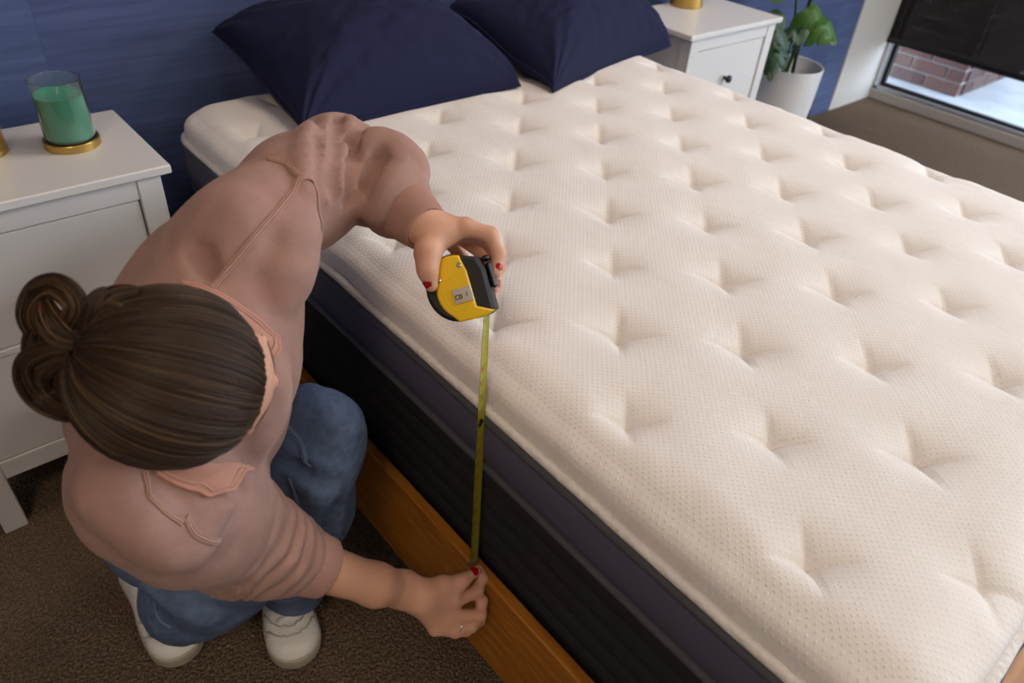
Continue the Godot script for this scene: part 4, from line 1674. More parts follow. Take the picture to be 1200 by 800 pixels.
func build_person() -> void:
	var w := thing("person", "person in a dusty pink sweatshirt and jeans crouching by the bed with a tape measure", "person")
	# ---- body: one skin from head to hands
	var body := MB.new()
	var trunk := Sdf.new()
	trunk.cap(Vector3(-0.344, 0.839, 1.169), Vector3(-0.349, 0.698, 1.062), 0.0810, 0.0900, 0.0540)
	trunk.cap(Vector3(-0.349, 0.698, 1.062), Vector3(-0.354, 0.510, 0.928), 0.0900, 0.0900, 0.0540)
	trunk.cap(Vector3(-0.239, 0.939, 1.099), Vector3(-0.020, 0.905, 0.916), 0.0495, 0.0360, 0.0270)
	trunk.cap(Vector3(-0.020, 0.905, 0.916), Vector3(-0.028, 0.909, 1.068), 0.0360, 0.0306, 0.0270)
	trunk.cap(Vector3(-0.028, 0.909, 1.068), Vector3(-0.036, 0.914, 1.120), 0.0306, 0.0279, 0.0270)
	trunk.cap(Vector3(-0.449, 0.740, 1.238), Vector3(-0.355, 0.558, 1.206), 0.0495, 0.0378, 0.0270)
	trunk.cap(Vector3(-0.355, 0.558, 1.206), Vector3(-0.340, 0.536, 1.206), 0.0378, 0.0378, 0.0270)
	trunk.cap(Vector3(-0.340, 0.536, 1.206), Vector3(-0.294, 0.493, 1.232), 0.0378, 0.0342, 0.0270)
	trunk.cap(Vector3(-0.315, 0.402, 0.787), Vector3(-0.181, 0.550, 1.086), 0.0810, 0.0495, 0.0360)
	trunk.cap(Vector3(-0.181, 0.550, 1.086), Vector3(-0.221, 0.123, 0.991), 0.0495, 0.0360, 0.0360)
	trunk.cap(Vector3(-0.390, 0.365, 0.829), Vector3(-0.315, 0.470, 1.173), 0.0810, 0.0495, 0.0360)
	trunk.cap(Vector3(-0.315, 0.470, 1.173), Vector3(-0.408, 0.128, 0.882), 0.0495, 0.0360, 0.0360)
	trunk.cap(Vector3(-0.315, 0.402, 0.787), Vector3(-0.390, 0.365, 0.829), 0.0900, 0.0900, 0.0450)
	trunk.cap(Vector3(-0.344, 0.839, 1.169), Vector3(-0.349, 0.825, 1.159), 0.0540, 0.0495, 0.0270)
	var hl_ := Sdf.new()
	hl_.cap(Vector3(-0.037, 0.914, 1.142), Vector3(-0.038, 0.913, 1.165), 0.0270, 0.0243, 0.0180)
	hl_.cap(Vector3(-0.038, 0.913, 1.165), Vector3(-0.019, 0.909, 1.187), 0.0234, 0.0198, 0.0180)
	hl_.cap(Vector3(-0.024, 0.902, 1.162), Vector3(0.003, 0.915, 1.201), 0.0180, 0.0113, 0.0126)
	hl_.cap(Vector3(-0.024, 0.902, 1.162), Vector3(0.015, 0.898, 1.185), 0.0180, 0.0117, 0.0126)
	hl_.cap(Vector3(-0.024, 0.902, 1.162), Vector3(0.020, 0.881, 1.166), 0.0180, 0.0108, 0.0126)
	hl_.cap(Vector3(-0.024, 0.902, 1.162), Vector3(0.019, 0.863, 1.147), 0.0180, 0.0099, 0.0126)
	hl_.cap(Vector3(0.003, 0.915, 1.201), Vector3(0.026, 0.907, 1.223), 0.0118, 0.0101, 0.0072)
	hl_.cap(Vector3(0.026, 0.907, 1.223), Vector3(0.027, 0.887, 1.241), 0.0101, 0.0090, 0.0072)
	hl_.cap(Vector3(0.027, 0.887, 1.241), Vector3(0.012, 0.872, 1.256), 0.0090, 0.0074, 0.0072)
	hl_.cap(Vector3(0.015, 0.898, 1.185), Vector3(0.045, 0.879, 1.206), 0.0118, 0.0101, 0.0072)
	hl_.cap(Vector3(0.045, 0.879, 1.206), Vector3(0.038, 0.859, 1.231), 0.0101, 0.0090, 0.0072)
	hl_.cap(Vector3(0.038, 0.859, 1.231), Vector3(0.015, 0.843, 1.249), 0.0090, 0.0077, 0.0072)
	hl_.cap(Vector3(0.020, 0.881, 1.166), Vector3(0.048, 0.852, 1.193), 0.0113, 0.0097, 0.0072)
	hl_.cap(Vector3(0.048, 0.852, 1.193), Vector3(0.039, 0.826, 1.225), 0.0097, 0.0087, 0.0072)
	hl_.cap(Vector3(0.039, 0.826, 1.225), Vector3(0.011, 0.808, 1.245), 0.0087, 0.0074, 0.0072)
	hl_.cap(Vector3(0.019, 0.863, 1.147), Vector3(0.036, 0.826, 1.176), 0.0103, 0.0087, 0.0072)
	hl_.cap(Vector3(0.036, 0.826, 1.176), Vector3(0.025, 0.807, 1.199), 0.0087, 0.0080, 0.0072)
	hl_.cap(Vector3(0.025, 0.807, 1.199), Vector3(0.003, 0.798, 1.213), 0.0080, 0.0070, 0.0072)
	hl_.cap(Vector3(-0.034, 0.907, 1.181), Vector3(-0.059, 0.898, 1.203), 0.0195, 0.0139, 0.0108)
	hl_.cap(Vector3(-0.059, 0.898, 1.203), Vector3(-0.067, 0.883, 1.216), 0.0139, 0.0118, 0.0108)
	hl_.cap(Vector3(-0.067, 0.883, 1.216), Vector3(-0.068, 0.865, 1.225), 0.0118, 0.0087, 0.0108)
	hl_.cap(Vector3(-0.023, 0.908, 1.175), Vector3(-0.051, 0.894, 1.200), 0.0144, 0.0099, 0.0180)
	var hr := Sdf.new()
	hr.cap(Vector3(-0.294, 0.493, 1.232), Vector3(-0.205, 0.411, 1.279), 0.0355, 0.0297, 0.0180)
	hr.cap(Vector3(-0.205, 0.411, 1.279), Vector3(-0.160, 0.365, 1.286), 0.0297, 0.0266, 0.0180)
	hr.cap(Vector3(-0.160, 0.365, 1.286), Vector3(-0.140, 0.351, 1.311), 0.0266, 0.0234, 0.0180)
	hr.cap(Vector3(-0.145, 0.350, 1.307), Vector3(-0.092, 0.323, 1.329), 0.0180, 0.0113, 0.0126)
	hr.cap(Vector3(-0.145, 0.350, 1.307), Vector3(-0.109, 0.306, 1.335), 0.0180, 0.0113, 0.0126)
	hr.cap(Vector3(-0.145, 0.350, 1.307), Vector3(-0.123, 0.298, 1.337), 0.0180, 0.0103, 0.0126)
	hr.cap(Vector3(-0.145, 0.350, 1.307), Vector3(-0.137, 0.295, 1.335), 0.0180, 0.0095, 0.0126)
	hr.cap(Vector3(-0.092, 0.323, 1.329), Vector3(-0.051, 0.317, 1.334), 0.0115, 0.0097, 0.0072)
	hr.cap(Vector3(-0.051, 0.317, 1.334), Vector3(-0.031, 0.325, 1.324), 0.0097, 0.0087, 0.0072)
	hr.cap(Vector3(-0.031, 0.325, 1.324), Vector3(-0.028, 0.332, 1.311), 0.0087, 0.0074, 0.0072)
	hr.cap(Vector3(-0.109, 0.306, 1.335), Vector3(-0.062, 0.288, 1.358), 0.0115, 0.0097, 0.0072)
	hr.cap(Vector3(-0.062, 0.288, 1.358), Vector3(-0.047, 0.299, 1.344), 0.0097, 0.0087, 0.0072)
	hr.cap(Vector3(-0.047, 0.299, 1.344), Vector3(-0.055, 0.315, 1.332), 0.0087, 0.0077, 0.0072)
	hr.cap(Vector3(-0.123, 0.298, 1.337), Vector3(-0.080, 0.275, 1.359), 0.0108, 0.0092, 0.0072)
	hr.cap(Vector3(-0.080, 0.275, 1.359), Vector3(-0.060, 0.269, 1.356), 0.0092, 0.0084, 0.0072)
	hr.cap(Vector3(-0.060, 0.269, 1.356), Vector3(-0.065, 0.280, 1.339), 0.0084, 0.0074, 0.0072)
	hr.cap(Vector3(-0.137, 0.295, 1.335), Vector3(-0.107, 0.277, 1.352), 0.0097, 0.0084, 0.0072)
	hr.cap(Vector3(-0.107, 0.277, 1.352), Vector3(-0.089, 0.266, 1.355), 0.0084, 0.0076, 0.0072)
	hr.cap(Vector3(-0.089, 0.266, 1.355), Vector3(-0.087, 0.272, 1.342), 0.0076, 0.0068, 0.0072)
	hr.cap(Vector3(-0.142, 0.364, 1.302), Vector3(-0.104, 0.356, 1.309), 0.0174, 0.0128, 0.0108)
	hr.cap(Vector3(-0.104, 0.356, 1.309), Vector3(-0.072, 0.347, 1.319), 0.0128, 0.0108, 0.0108)
	hr.cap(Vector3(-0.072, 0.347, 1.319), Vector3(-0.042, 0.347, 1.319), 0.0108, 0.0077, 0.0108)
	hr.cap(Vector3(-0.138, 0.361, 1.309), Vector3(-0.095, 0.337, 1.325), 0.0126, 0.0090, 0.0180)
	var head := Sdf.new()
	head.ell(HEAD, HF, HL, HU, Vector3(0.089, 0.071, 0.083), 0.02)
	head.ell(hd(0.026, 0, -0.052), HF, HL, HU, Vector3(0.056, 0.055, 0.070), 0.035)
	head.ell(hd(0.050, 0, -0.100), HF, HL, HU, Vector3(0.026, 0.026, 0.020), 0.03)
	for q in [-1.0, 1.0]:
		head.ell(hd(0.062, q * 0.034, -0.058), HF, HL, HU, Vector3(0.018, 0.018, 0.018), 0.02)
		head.ell(hd(0.078, q * 0.030, -0.022), HF, HL, HU, Vector3(0.010, 0.014, 0.008), 0.012, true)
		head.cap(hd(0.080, q * 0.012, -0.006), hd(0.074, q * 0.048, -0.008), 0.005, 0.004, 0.012)
		head.ell(hd(-0.008, q * 0.071, -0.036), (HF + HU * 0.25).normalized(), HL, HU, Vector3(0.017, 0.007, 0.028), 0.008)
		head.ell(hd(-0.004, q * 0.078, -0.034), HF, HL, HU, Vector3(0.008, 0.005, 0.014), 0.006, true)
	head.cap(hd(0.083, 0, -0.018), hd(0.098, 0, -0.054), 0.006, 0.010, 0.014)
	for q in [-1.0, 1.0]:
		head.ell(hd(0.088, q * 0.009, -0.058), HF, HL, HU, Vector3(0.010, 0.007, 0.006), 0.008)
	head.ell(hd(0.082, 0, -0.077), HF, HL, HU, Vector3(0.008, 0.020, 0.0045), 0.006)
	head.ell(hd(0.080, 0, -0.086), HF, HL, HU, Vector3(0.008, 0.017, 0.0055), 0.006)
	head.cap(hd(0.092, -0.018, -0.0815), hd(0.092, 0.018, -0.0815), 0.0014, 0.0014, 0.004, true)
	head.cap(hd(-0.03, 0, -0.06), Vector3(-0.3491, 0.8247, 1.1587), 0.048, 0.052, 0.03)
	var js := jacket_shape()
	var ps := jeans_shape()
	# meshed side by side
	var jobs := [[js, 0.0058], [ps, 0.0072], [hl_, 0.0026], [hr, 0.0028], [head, 0.0032], [trunk, 0.006]]
	var made: Array[MB] = []
	for q in jobs:
		made.append(MB.new())
	var group := WorkerThreadPool.add_group_task(func(i: int) -> void: jobs[i][0].build(made[i], jobs[i][1]), jobs.size())
	WorkerThreadPool.wait_for_group_task_completion(group)
	for i in range(2, 6):
		body.join(made[i])
	obj("body", body.done(), M.skin, w)
	for q in [-1.0, 1.0]:
		var e := MB.new()
		e.lathe_smooth([Vector2(0.0001, -0.0105), Vector2(0.0074, -0.0074), Vector2(0.0105, 0.0), Vector2(0.0074, 0.0074), Vector2(0.0052, 0.0091)], hd(0.066, q * 0.030, -0.022), 20, HF, HL)
		var eye := obj("eye", e.done(), M.eye_white, w)
		var ir := MB.new()
		ir.lathe_smooth([Vector2(0.0053, 0.0089), Vector2(0.0030, 0.0102), Vector2(0.0001, 0.0106)], hd(0.066, q * 0.030, -0.022), 20, HF, HL)
		obj("iris", ir.done(), M.iris, eye)
		var br := MB.new()
		var arch := bez(hd(0.085, q * 0.012, -0.008), hd(0.086, q * 0.024, -0.003), hd(0.080, q * 0.038, -0.003), hd(0.070, q * 0.050, -0.010), 8)
		for k in arch.size():
			arch[k] = head.stick(arch[k], -0.0006)
		br.tube(arch, [0.0022, 0.0024, 0.0024, 0.0024, 0.0022, 0.002, 0.0017, 0.0012, 0.0008], 6)
		obj("eyebrow", br.done(), M.brow, w)
	# ---- clothes
	var jacket := obj("sweatshirt", made[0].done(), M.fleece, w)
	var jeans := obj("jeans", made[1].done(), M.denim, w)
	cuff(Vector3(-0.0354, 0.9172, 1.0985), Vector3(-0.0379, 0.9117, 1.1729), 0.0430, 0.0315, 84, M.rib, jacket)
	cuff(Vector3(-0.3084, 0.5073, 1.2218), Vector3(-0.2654, 0.4652, 1.2435), 0.0475, 0.0430, 92, M.rib, jacket)
	for q in SEAMS:
		seam("seam", q, js, M.fleece_seam, jacket)
	for q in JEANS_SEAMS:
		seam("seam", q, ps, M.denim_seam, jeans, 0.003, 0.0009)
	collar(jacket, js)
	build_hair(w)
	shoe(Vector3(-0.447, 0, 0.706), Vector3(0.03, 0, 1.0), "white chunky sneaker, on the foot nearer the nightstand", w)
	shoe(Vector3(-0.212, 0, 0.853), Vector3(-0.26, 0, 0.96), "white chunky sneaker, on the foot nearer the bed", w)
	nail(Vector3(-0.0684, 0.8655, 1.2254), Vector3(-0.0672, 0.8830, 1.2162), Vector3(-0.838, 0.543, 0.054), 0.0074, 0.0108, w)
	nail(Vector3(0.0119, 0.8719, 1.2558), Vector3(0.0272, 0.8873, 1.2410), Vector3(0.020, 0.532, 0.846), 0.0058, 0.0088, w)
	nail(Vector3(0.0151, 0.8432, 1.2492), Vector3(0.0380, 0.8585, 1.2307), Vector3(0.218, 0.454, 0.864), 0.0058, 0.0088, w)
	nail(Vector3(0.0109, 0.8076, 1.2447), Vector3(0.0394, 0.8260, 1.2247), Vector3(0.281, 0.424, 0.861), 0.0058, 0.0088, w)
	nail(Vector3(-0.0419, 0.3473, 1.3185), Vector3(-0.0721, 0.3468, 1.3191), Vector3(-0.315, 0.910, 0.271), 0.0072, 0.0100, w)
	# ring on the fourth finger
	var rg := MB.new()
	var ra := Vector3(-0.0996, 0.2848, 1.3491)
	var rd := (Vector3(-0.0804, 0.2754, 1.3587) - Vector3(-0.1213, 0.2982, 1.3388)).normalized()
	var ru := rd.cross(Vector3.UP).normalized()
	var rv := ru.cross(rd)
	var circ := PackedVector3Array()
	for k in 28:
		circ.append(ra + (ru * cos(TAU * k / 28) + rv * sin(TAU * k / 28)) * 0.0108)
	rg.tube(circ, 0.0013, 8, true)
	obj("ring", rg.done(), M.silver, w)


var SEAMS := [
	[Vector3(-0.3159, 0.9228, 1.1686), Vector3(-0.2987, 0.9321, 1.1631), Vector3(-0.2837, 0.9422, 1.1612), Vector3(-0.2673, 0.9541, 1.1593), Vector3(-0.2516, 0.9635, 1.1560), Vector3(-0.2330, 0.9715, 1.1488), Vector3(-0.2126, 0.9757, 1.1358), Vector3(-0.1904, 0.9788, 1.1200), Vector3(-0.1672, 0.9820, 1.1034)],
	[Vector3(-0.1890, 1.0006, 1.0629), Vector3(-0.1754, 0.9962, 1.0822), Vector3(-0.1672, 0.9820, 1.1034), Vector3(-0.1648, 0.9604, 1.1196), Vector3(-0.1658, 0.9342, 1.1268), Vector3(-0.1852, 0.9126, 1.1376)],
	[Vector3(-0.4454, 0.8078, 1.2674), Vector3(-0.4525, 0.7993, 1.2751), Vector3(-0.4599, 0.7870, 1.2837)],
	[Vector3(-0.4599, 0.7870, 1.2837), Vector3(-0.4549, 0.7735, 1.2938), Vector3(-0.4447, 0.7566, 1.3020)],
	[Vector3(-0.4323, 0.7579, 1.3019), Vector3(-0.4263, 0.7394, 1.3045), Vector3(-0.4170, 0.7137, 1.3033)],
]
var JEANS_SEAMS := [
	[Vector3(-0.2499, 0.5347, 1.1218), Vector3(-0.2383, 0.4937, 1.1274), Vector3(-0.2490, 0.4460, 1.1322), Vector3(-0.2750, 0.4405, 1.1670)],
	[Vector3(-0.2278, 0.6067, 1.0958), Vector3(-0.2250, 0.5925, 1.1234), Vector3(-0.2254, 0.5594, 1.1429)],
	[Vector3(-0.4627, 0.4023, 1.0568), Vector3(-0.4571, 0.2491, 0.9904), Vector3(-0.4516, 0.2078, 1.0200)],
]


func collar(parent: Node3D, s: Sdf) -> void:
	# two pointed flaps of the open neck; each is a sheet with thickness and a stitched rim
	var flaps := [
		[[Vector3(-0.3378, 0.9284, 1.1479), Vector3(-0.3147, 0.9193, 1.1731), Vector3(-0.2914, 0.8963, 1.1942), Vector3(-0.2719, 0.8606, 1.2076)], [Vector3(-0.3446, 0.9112, 1.1749), Vector3(-0.3301, 0.8949, 1.1991), Vector3(-0.3154, 0.8721, 1.2171), Vector3(-0.3037, 0.8414, 1.2300)], 0.016],
		[[Vector3(-0.4379, 0.8060, 1.2710), Vector3(-0.4285, 0.7961, 1.2811), Vector3(-0.4164, 0.7841, 1.2883), Vector3(-0.4050, 0.7695, 1.2926)], [Vector3(-0.4160, 0.8094, 1.2667), Vector3(-0.3989, 0.7977, 1.2732), Vector3(-0.3774, 0.7785, 1.2745), Vector3(-0.3485, 0.7532, 1.2590)], 0.012],
	]
	for fl in flaps:
		var outer := spline(fl[0], 6)
		var inner := spline(fl[1], 6)
		var rows := []
		var low := []
		for i in 9:
			var t := i / 8.0
			var row := PackedVector3Array()
			var lo := PackedVector3Array()
			for j in outer.size():
				var p := s.stick(outer[j].lerp(inner[j], t), 0.0)
				var g := s.grad(p, s.all())
				var up: float = lerpf(0.006, fl[2], smoothstep(0.0, 1.0, t)) + 0.003 * sin(t * PI)
				row.append(p + g * up)
				lo.append(p + g * (up - 0.0045))
			rows.append(row)
			low.append(lo)
		var mb := MB.new()
		mb.grid(rows, false, false, true)
		mb.grid(low, false, false, false)
		var c := obj("collar", mb.done(), M.fleece_collar, parent)
		var rim := MB.new()
		var edge := PackedVector3Array()
		for p in rows[0]:
			edge.append(p - Vector3(0, 0.002, 0))
		var n: int = outer.size() - 1
		for i in range(1, 9):
			edge.append(rows[i][n] - Vector3(0, 0.002, 0))
		rim.tube(edge, 0.0026, 8)
		obj("collar_edge", rim.done(), M.fleece_collar, c)
		var st := MB.new()
		var stitch := PackedVector3Array()
		for j in range(0, n):
			stitch.append(rows[1][j] + Vector3(0, 0.0006, 0))
		for i in range(1, 9):
			stitch.append(rows[i][n - 1] + Vector3(0, 0.0006, 0))
		st.tube(stitch, 0.0010, 6)
		obj("stitching", st.done(), M.fleece_seam, c)


# ---- hair
func strand(path: PackedVector3Array, r: float, c: Color, mb: MB) -> void:
	var N := path.size()
	var s := mb.v.size()
	var nrm := Vector3.UP
	for i in N:
		var t := (path[mini(i + 1, N - 1)] - path[maxi(i - 1, 0)]).normalized()
		nrm = (nrm - t * nrm.dot(t)).normalized()
		var b := t.cross(nrm)
		var rr := r * (1.0 if i < N - 2 else (0.7 if i == N - 2 else 0.25))
		for k in 4:
			var a := TAU * k / 4.0
			var o := nrm * cos(a) + b * sin(a)
			mb.vert(path[i] + o * rr, o, Vector2(k / 4.0, float(i) / N), c)
	for i in N - 1:
		for k in 4:
			var a := s + i * 4 + k
			var b := s + i * 4 + (k + 1) % 4
			mb.ix.append_array([a, b + 4, b, a, a + 4, b + 4])


func hair_tone(x: float) -> Color:
	# dark ash brown with lighter bronze strands
	var dark := Color(0.013, 0.0078, 0.0047)
	var mid := Color(0.046, 0.0255, 0.0130)
	var fair := Color(0.230, 0.130, 0.058)
	if x < 0.6:
		return dark.lerp(mid, x / 0.6)
	return mid.lerp(fair, (x - 0.6) / 0.4)


const CAPR := Vector3(0.0935, 0.0830, 0.0900)

func cap_point(d: Vector3, lift: float) -> Vector3:
	# d: a direction in head axes (forward, left, up)
	var u := d.normalized()
	return hd(u.x * (CAPR.x + lift), u.y * (CAPR.y + lift), u.z * (CAPR.z + lift))


func build_hair(w: Node3D) -> void:
	rng.seed = 101
	var base := MB.new()
	# the smooth shape under the strands: the cap without the face
	var rows := []
	for i in 33:
		var row := PackedVector3Array()
		var lat := PI * i / 32.0
		for j in 48:
			var lon := TAU * j / 48.0
			var d := Vector3(cos(lat), sin(lat) * cos(lon), sin(lat) * sin(lon))
			var q := d
			# open at the face: keep what is above the brow and behind the ears
			var open := smoothstep(0.19, 0.32, d.x * 0.80 - d.z * 0.62)
			row.append(cap_point(q, lerpf(-0.001, -0.030, open)))
		rows.append(row)
	base.grid(rows, false, true, true)
	var hair := obj("hair", base.done(), M.hair_base, w)
	# combed strands from the hairline and the parting back to the tie
	var tie := (Vector3(-0.4586, 0.9474, 1.2376) - HEAD)
	var td := Vector3(tie.dot(HF) / CAPR.x, tie.dot(HL) / CAPR.y, tie.dot(HU) / CAPR.z)
	var tie_len := td.length()
	td = td.normalized()
	var mb := MB.new()
	var n := FastNoiseLite.new()
	n.seed = 3
	n.frequency = 1.0
	for k in 4200:
		var s := Vector3.ZERO
		var kind := rng.randf()
		if kind < 0.62:
			# hairline, ear to ear over the forehead and down to the nape
			var a := rng.randf_range(-PI, PI)
			var x := 0.50 + 0.02 * rng.randf()
			s = Vector3(x, sin(a) * 0.86, 0.0)
			# a ring tilted: forward and up over the brow, back and down at the nape
			var c := cos(a)
			s = Vector3(0.24 + 0.50 * c - 0.08 * (1.0 - absf(c)), sin(a) * 0.95, 0.18 + 0.45 * c - 0.32 * (1.0 - absf(c)))
			if c < 0.0:
				s.z = lerpf(-0.14, -0.50, -c)
				s.x = lerpf(0.20, -0.55, -c)
		else:
			# along the parting and scattered over the crown
			if kind < 0.74:
				var f := rng.randf()
				s = Vector3(lerpf(0.66, 0.36, f), rng.randf_range(-0.012, 0.012), lerpf(0.70, 0.93, f))
			else:
				s = Vector3(rng.randf_range(-0.6, 0.75), rng.randf_range(-0.9, 0.9), rng.randf_range(-0.35, 1.0))
				if s.x * 0.80 - s.z * 0.62 > 0.25:
					s.x -= 0.6
		s = s.normalized()
		if s.x * 0.80 - s.z * 0.62 > 0.22 and kind >= 0.62:
			continue
		if s.dot(td) > 0.94:
			continue
		# spread near the tie: strands gather round its rim
		var e := (td + Vector3(0.0, s.y * 0.09, s.z * 0.09)).normalized()
		var ang := acos(clampf(s.dot(e), -1.0, 1.0))
		if ang < 0.12:
			continue
		var side := signf(s.y) if absf(s.y) > 0.012 else (1.0 if rng.randf() < 0.5 else -1.0)
		var bow := Vector3(0.0, side, 0.0) * ((0.12 if kind >= 0.62 and kind < 0.74 else 0.0) * (1.0 - smoothstep(0.0, 0.5, absf(s.y))))
		var wav := rng.randf_range(-0.02, 0.02)
		var lift0 := rng.randf_range(-0.0010, 0.0022) + 0.0035 * maxf(0.0, n.get_noise_2d(s.y * 6.0, s.z * 6.0))
		var path := PackedVector3Array()
		var steps := 12
		for i in steps + 1:
			var t := float(i) / steps
			var d := (s * sin((1.0 - t) * ang) + e * sin(t * ang)) / sin(ang)
			d += bow * sin(t * PI) * (1.0 - t)
			d.y += wav * sin(t * PI * 1.3)
			d.z += wav * 0.6 * sin(t * PI)
			var out: float = lift0 + 0.004 * sin(t * PI)
			if t < 0.12:
				out -= 0.004 * (1.0 - t / 0.12)
			var p := cap_point(d, out)
			if t > 0.86:
				var f := (t - 0.86) / 0.14
				p = p.lerp(HEAD + HF * (td.x * CAPR.x * tie_len) + HL * (td.y * CAPR.y * tie_len + s.y * 0.010) + HU * (td.z * CAPR.z * tie_len + s.z * 0.010), f * f * 0.95)
			path.append(p)
		var streak := 0.5 + 0.5 * n.get_noise_2d(s.y * 9.0 + 40.0, atan2(s.x, s.z) * 5.0)
		var tone := clampf(0.55 * streak + rng.randf_range(-0.08, 0.40), 0.0, 1.0)
		strand(path, rng.randf_range(0.0004, 0.0011), hair_tone(tone), mb)
	var st := obj("combed_strands", mb.done(true), M.hair, hair)
	st.set_meta("kind", "stuff")
	# the messy bun: locks looped through the tie
	for g in LOCKS:
		lock(g[0], g[1], g[2], g[3], hair)
	# tie
	var tb := MB.new()
	var ax := HF * -0.8 + HU * 0.35
	var c0 := Vector3(-0.4608, 0.9349, 1.2139)
	var ring := spline([Vector3(-0.4576, 0.9680, 1.2358), Vector3(-0.4583, 0.9675, 1.2496), Vector3(-0.4606, 0.9626, 1.2579), Vector3(-0.4631, 0.9535, 1.2582), Vector3(-0.4664, 0.9419, 1.2518), Vector3(-0.4669, 0.9377, 1.2350), Vector3(-0.4628, 0.9458, 1.2232), Vector3(-0.4592, 0.9577, 1.2244), Vector3(-0.4576, 0.9680, 1.2358)], 5)
	tb.tube(ring, 0.0036, 8)
	obj("hair_tie", tb.done(), M.hair_tie, w)
	# a few loose hairs
	var fb := MB.new()
	for k in 9:
		var a := Vector3(-0.4565, 0.9554, 1.2102) + Vector3(rng.randf_range(-0.03, 0.04), rng.randf_range(-0.03, 0.03), rng.randf_range(-0.03, 0.03))
		var d := Vector3(rng.randf_range(-1, 0.6), rng.randf_range(-0.2, 1), rng.randf_range(-1, 0.5)).normalized()
		strand(bez(a, a + d * 0.014, a + d * 0.028 + Vector3(0, 0.006, 0), a + d * 0.036 + Vector3(rng.randf_range(-0.008, 0.008), rng.randf_range(-0.010, 0.004), rng.randf_range(-0.008, 0.008)), 10), 0.00012, hair_tone(rng.randf()), fb)
	var fl := obj("loose_hairs", fb.done(true), M.hair, hair)
	fl.set_meta("kind", "stuff")


func lock(pts: Array, rad: float, count: int, light: float, parent: Node3D) -> void:
	var path := spline(pts, 6)
	var N := path.size()
	var mb := MB.new()
	for k in count:
		var a := rng.randf() * TAU
		var q := sqrt(rng.randf())
		var off := Vector3(cos(a), sin(a), 0) * q
		var third := rng.randf_range(-1, 1)
		var p := PackedVector3Array()
		var stop := N - int(rng.randf() * N * 0.10)
		var turn := rng.randf_range(-0.5, 0.5)
		for i in stop:
			var t := float(i) / (N - 1)
			var tt := (path[mini(i + 1, N - 1)] - path[maxi(i - 1, 0)]).normalized()
			var n1 := tt.cross(Vector3(0.53, -0.58, -0.62)).normalized()
			var n2 := tt.cross(n1)
			var full := rad * (0.30 + 0.70 * sin(PI * clampf(t * 0.9 + 0.06, 0.0, 1.0)))
			var o2 := off.rotated(Vector3(0, 0, 1), turn * t * 2.0)
			p.append(path[i] + n1 * (o2.x * full) + n2 * (o2.y * full * 0.8))
		var tone := clampf(light + rng.randf_range(-0.35, 0.35), 0.0, 1.0)
		strand(p, rng.randf_range(0.0004, 0.0010), hair_tone(tone), mb)
	var o := obj("lock_of_hair", mb.done(true), M.hair, parent)


var LOCKS := [
	[[Vector3(-0.4573, 0.9528, 1.2348), Vector3(-0.4637, 0.9615, 1.2196), Vector3(-0.4503, 0.9875, 1.2254), Vector3(-0.4557, 0.9965, 1.2020), Vector3(-0.4708, 0.9843, 1.1831), Vector3(-0.4838, 0.9618, 1.1809), Vector3(-0.4804, 0.9428, 1.1905), Vector3(-0.4615, 0.9434, 1.2235)], 0.0125, 220, 0.50],
	[[Vector3(-0.4592, 0.9560, 1.2384), Vector3(-0.4696, 0.9645, 1.2264), Vector3(-0.4721, 0.9757, 1.2121), Vector3(-0.4689, 0.9836, 1.1962)], 0.0130, 170, 0.62],
	[[Vector3(-0.4609, 0.9486, 1.2377), Vector3(-0.4781, 0.9456, 1.2210), Vector3(-0.4960, 0.9329, 1.2072), Vector3(-0.5035, 0.9140, 1.2098), Vector3(-0.5004, 0.8958, 1.2216), Vector3(-0.4855, 0.8940, 1.2553)], 0.0135, 240, 0.42],
	[[Vector3(-0.4614, 0.9422, 1.2336), Vector3(-0.4771, 0.9360, 1.2253), Vector3(-0.4930, 0.9197, 1.2137), Vector3(-0.4932, 0.8993, 1.2230), Vector3(-0.4780, 0.8944, 1.2585), Vector3(-0.4722, 0.8845, 1.2639)], 0.0105, 180, 0.38],
	[[Vector3(-0.4613, 0.9405, 1.2372), Vector3(-0.4725, 0.9316, 1.2396), Vector3(-0.4805, 0.9173, 1.2368), Vector3(-0.4782, 0.9027, 1.2441), Vector3(-0.4719, 0.8979, 1.2535)], 0.0095, 130, 0.34],
	[[Vector3(-0.4547, 0.9585, 1.2365), Vector3(-0.4432, 0.9779, 1.2390), Vector3(-0.4281, 0.9899, 1.2352), Vector3(-0.4153, 0.9943, 1.2356), Vector3(-0.4001, 0.9945, 1.2430)], 0.0085, 120, 0.45],
	[[Vector3(-0.4549, 0.9569, 1.2398), Vector3(-0.4410, 0.9753, 1.2455), Vector3(-0.4262, 0.9834, 1.2475), Vector3(-0.4188, 0.9782, 1.2565), Vector3(-0.4219, 0.9650, 1.2607)], 0.0095, 150, 0.62],
	[[Vector3(-0.4554, 0.9557, 1.2405), Vector3(-0.4432, 0.9676, 1.2499), Vector3(-0.4329, 0.9689, 1.2531), Vector3(-0.4301, 0.9610, 1.2607), Vector3(-0.4351, 0.9510, 1.2597)], 0.0080, 120, 0.55],
	[[Vector3(-0.4542, 0.9597, 1.2357), Vector3(-0.4454, 0.9818, 1.2378), Vector3(-0.4353, 0.9941, 1.2344), Vector3(-0.4232, 0.9977, 1.2297)], 0.0075, 90, 0.40],
	[[Vector3(-0.4660, 0.9609, 1.1918), Vector3(-0.4793, 0.9452, 1.1889), Vector3(-0.4882, 0.9265, 1.1970), Vector3(-0.4903, 0.9108, 1.2117)], 0.0170, 200, 0.30],
]


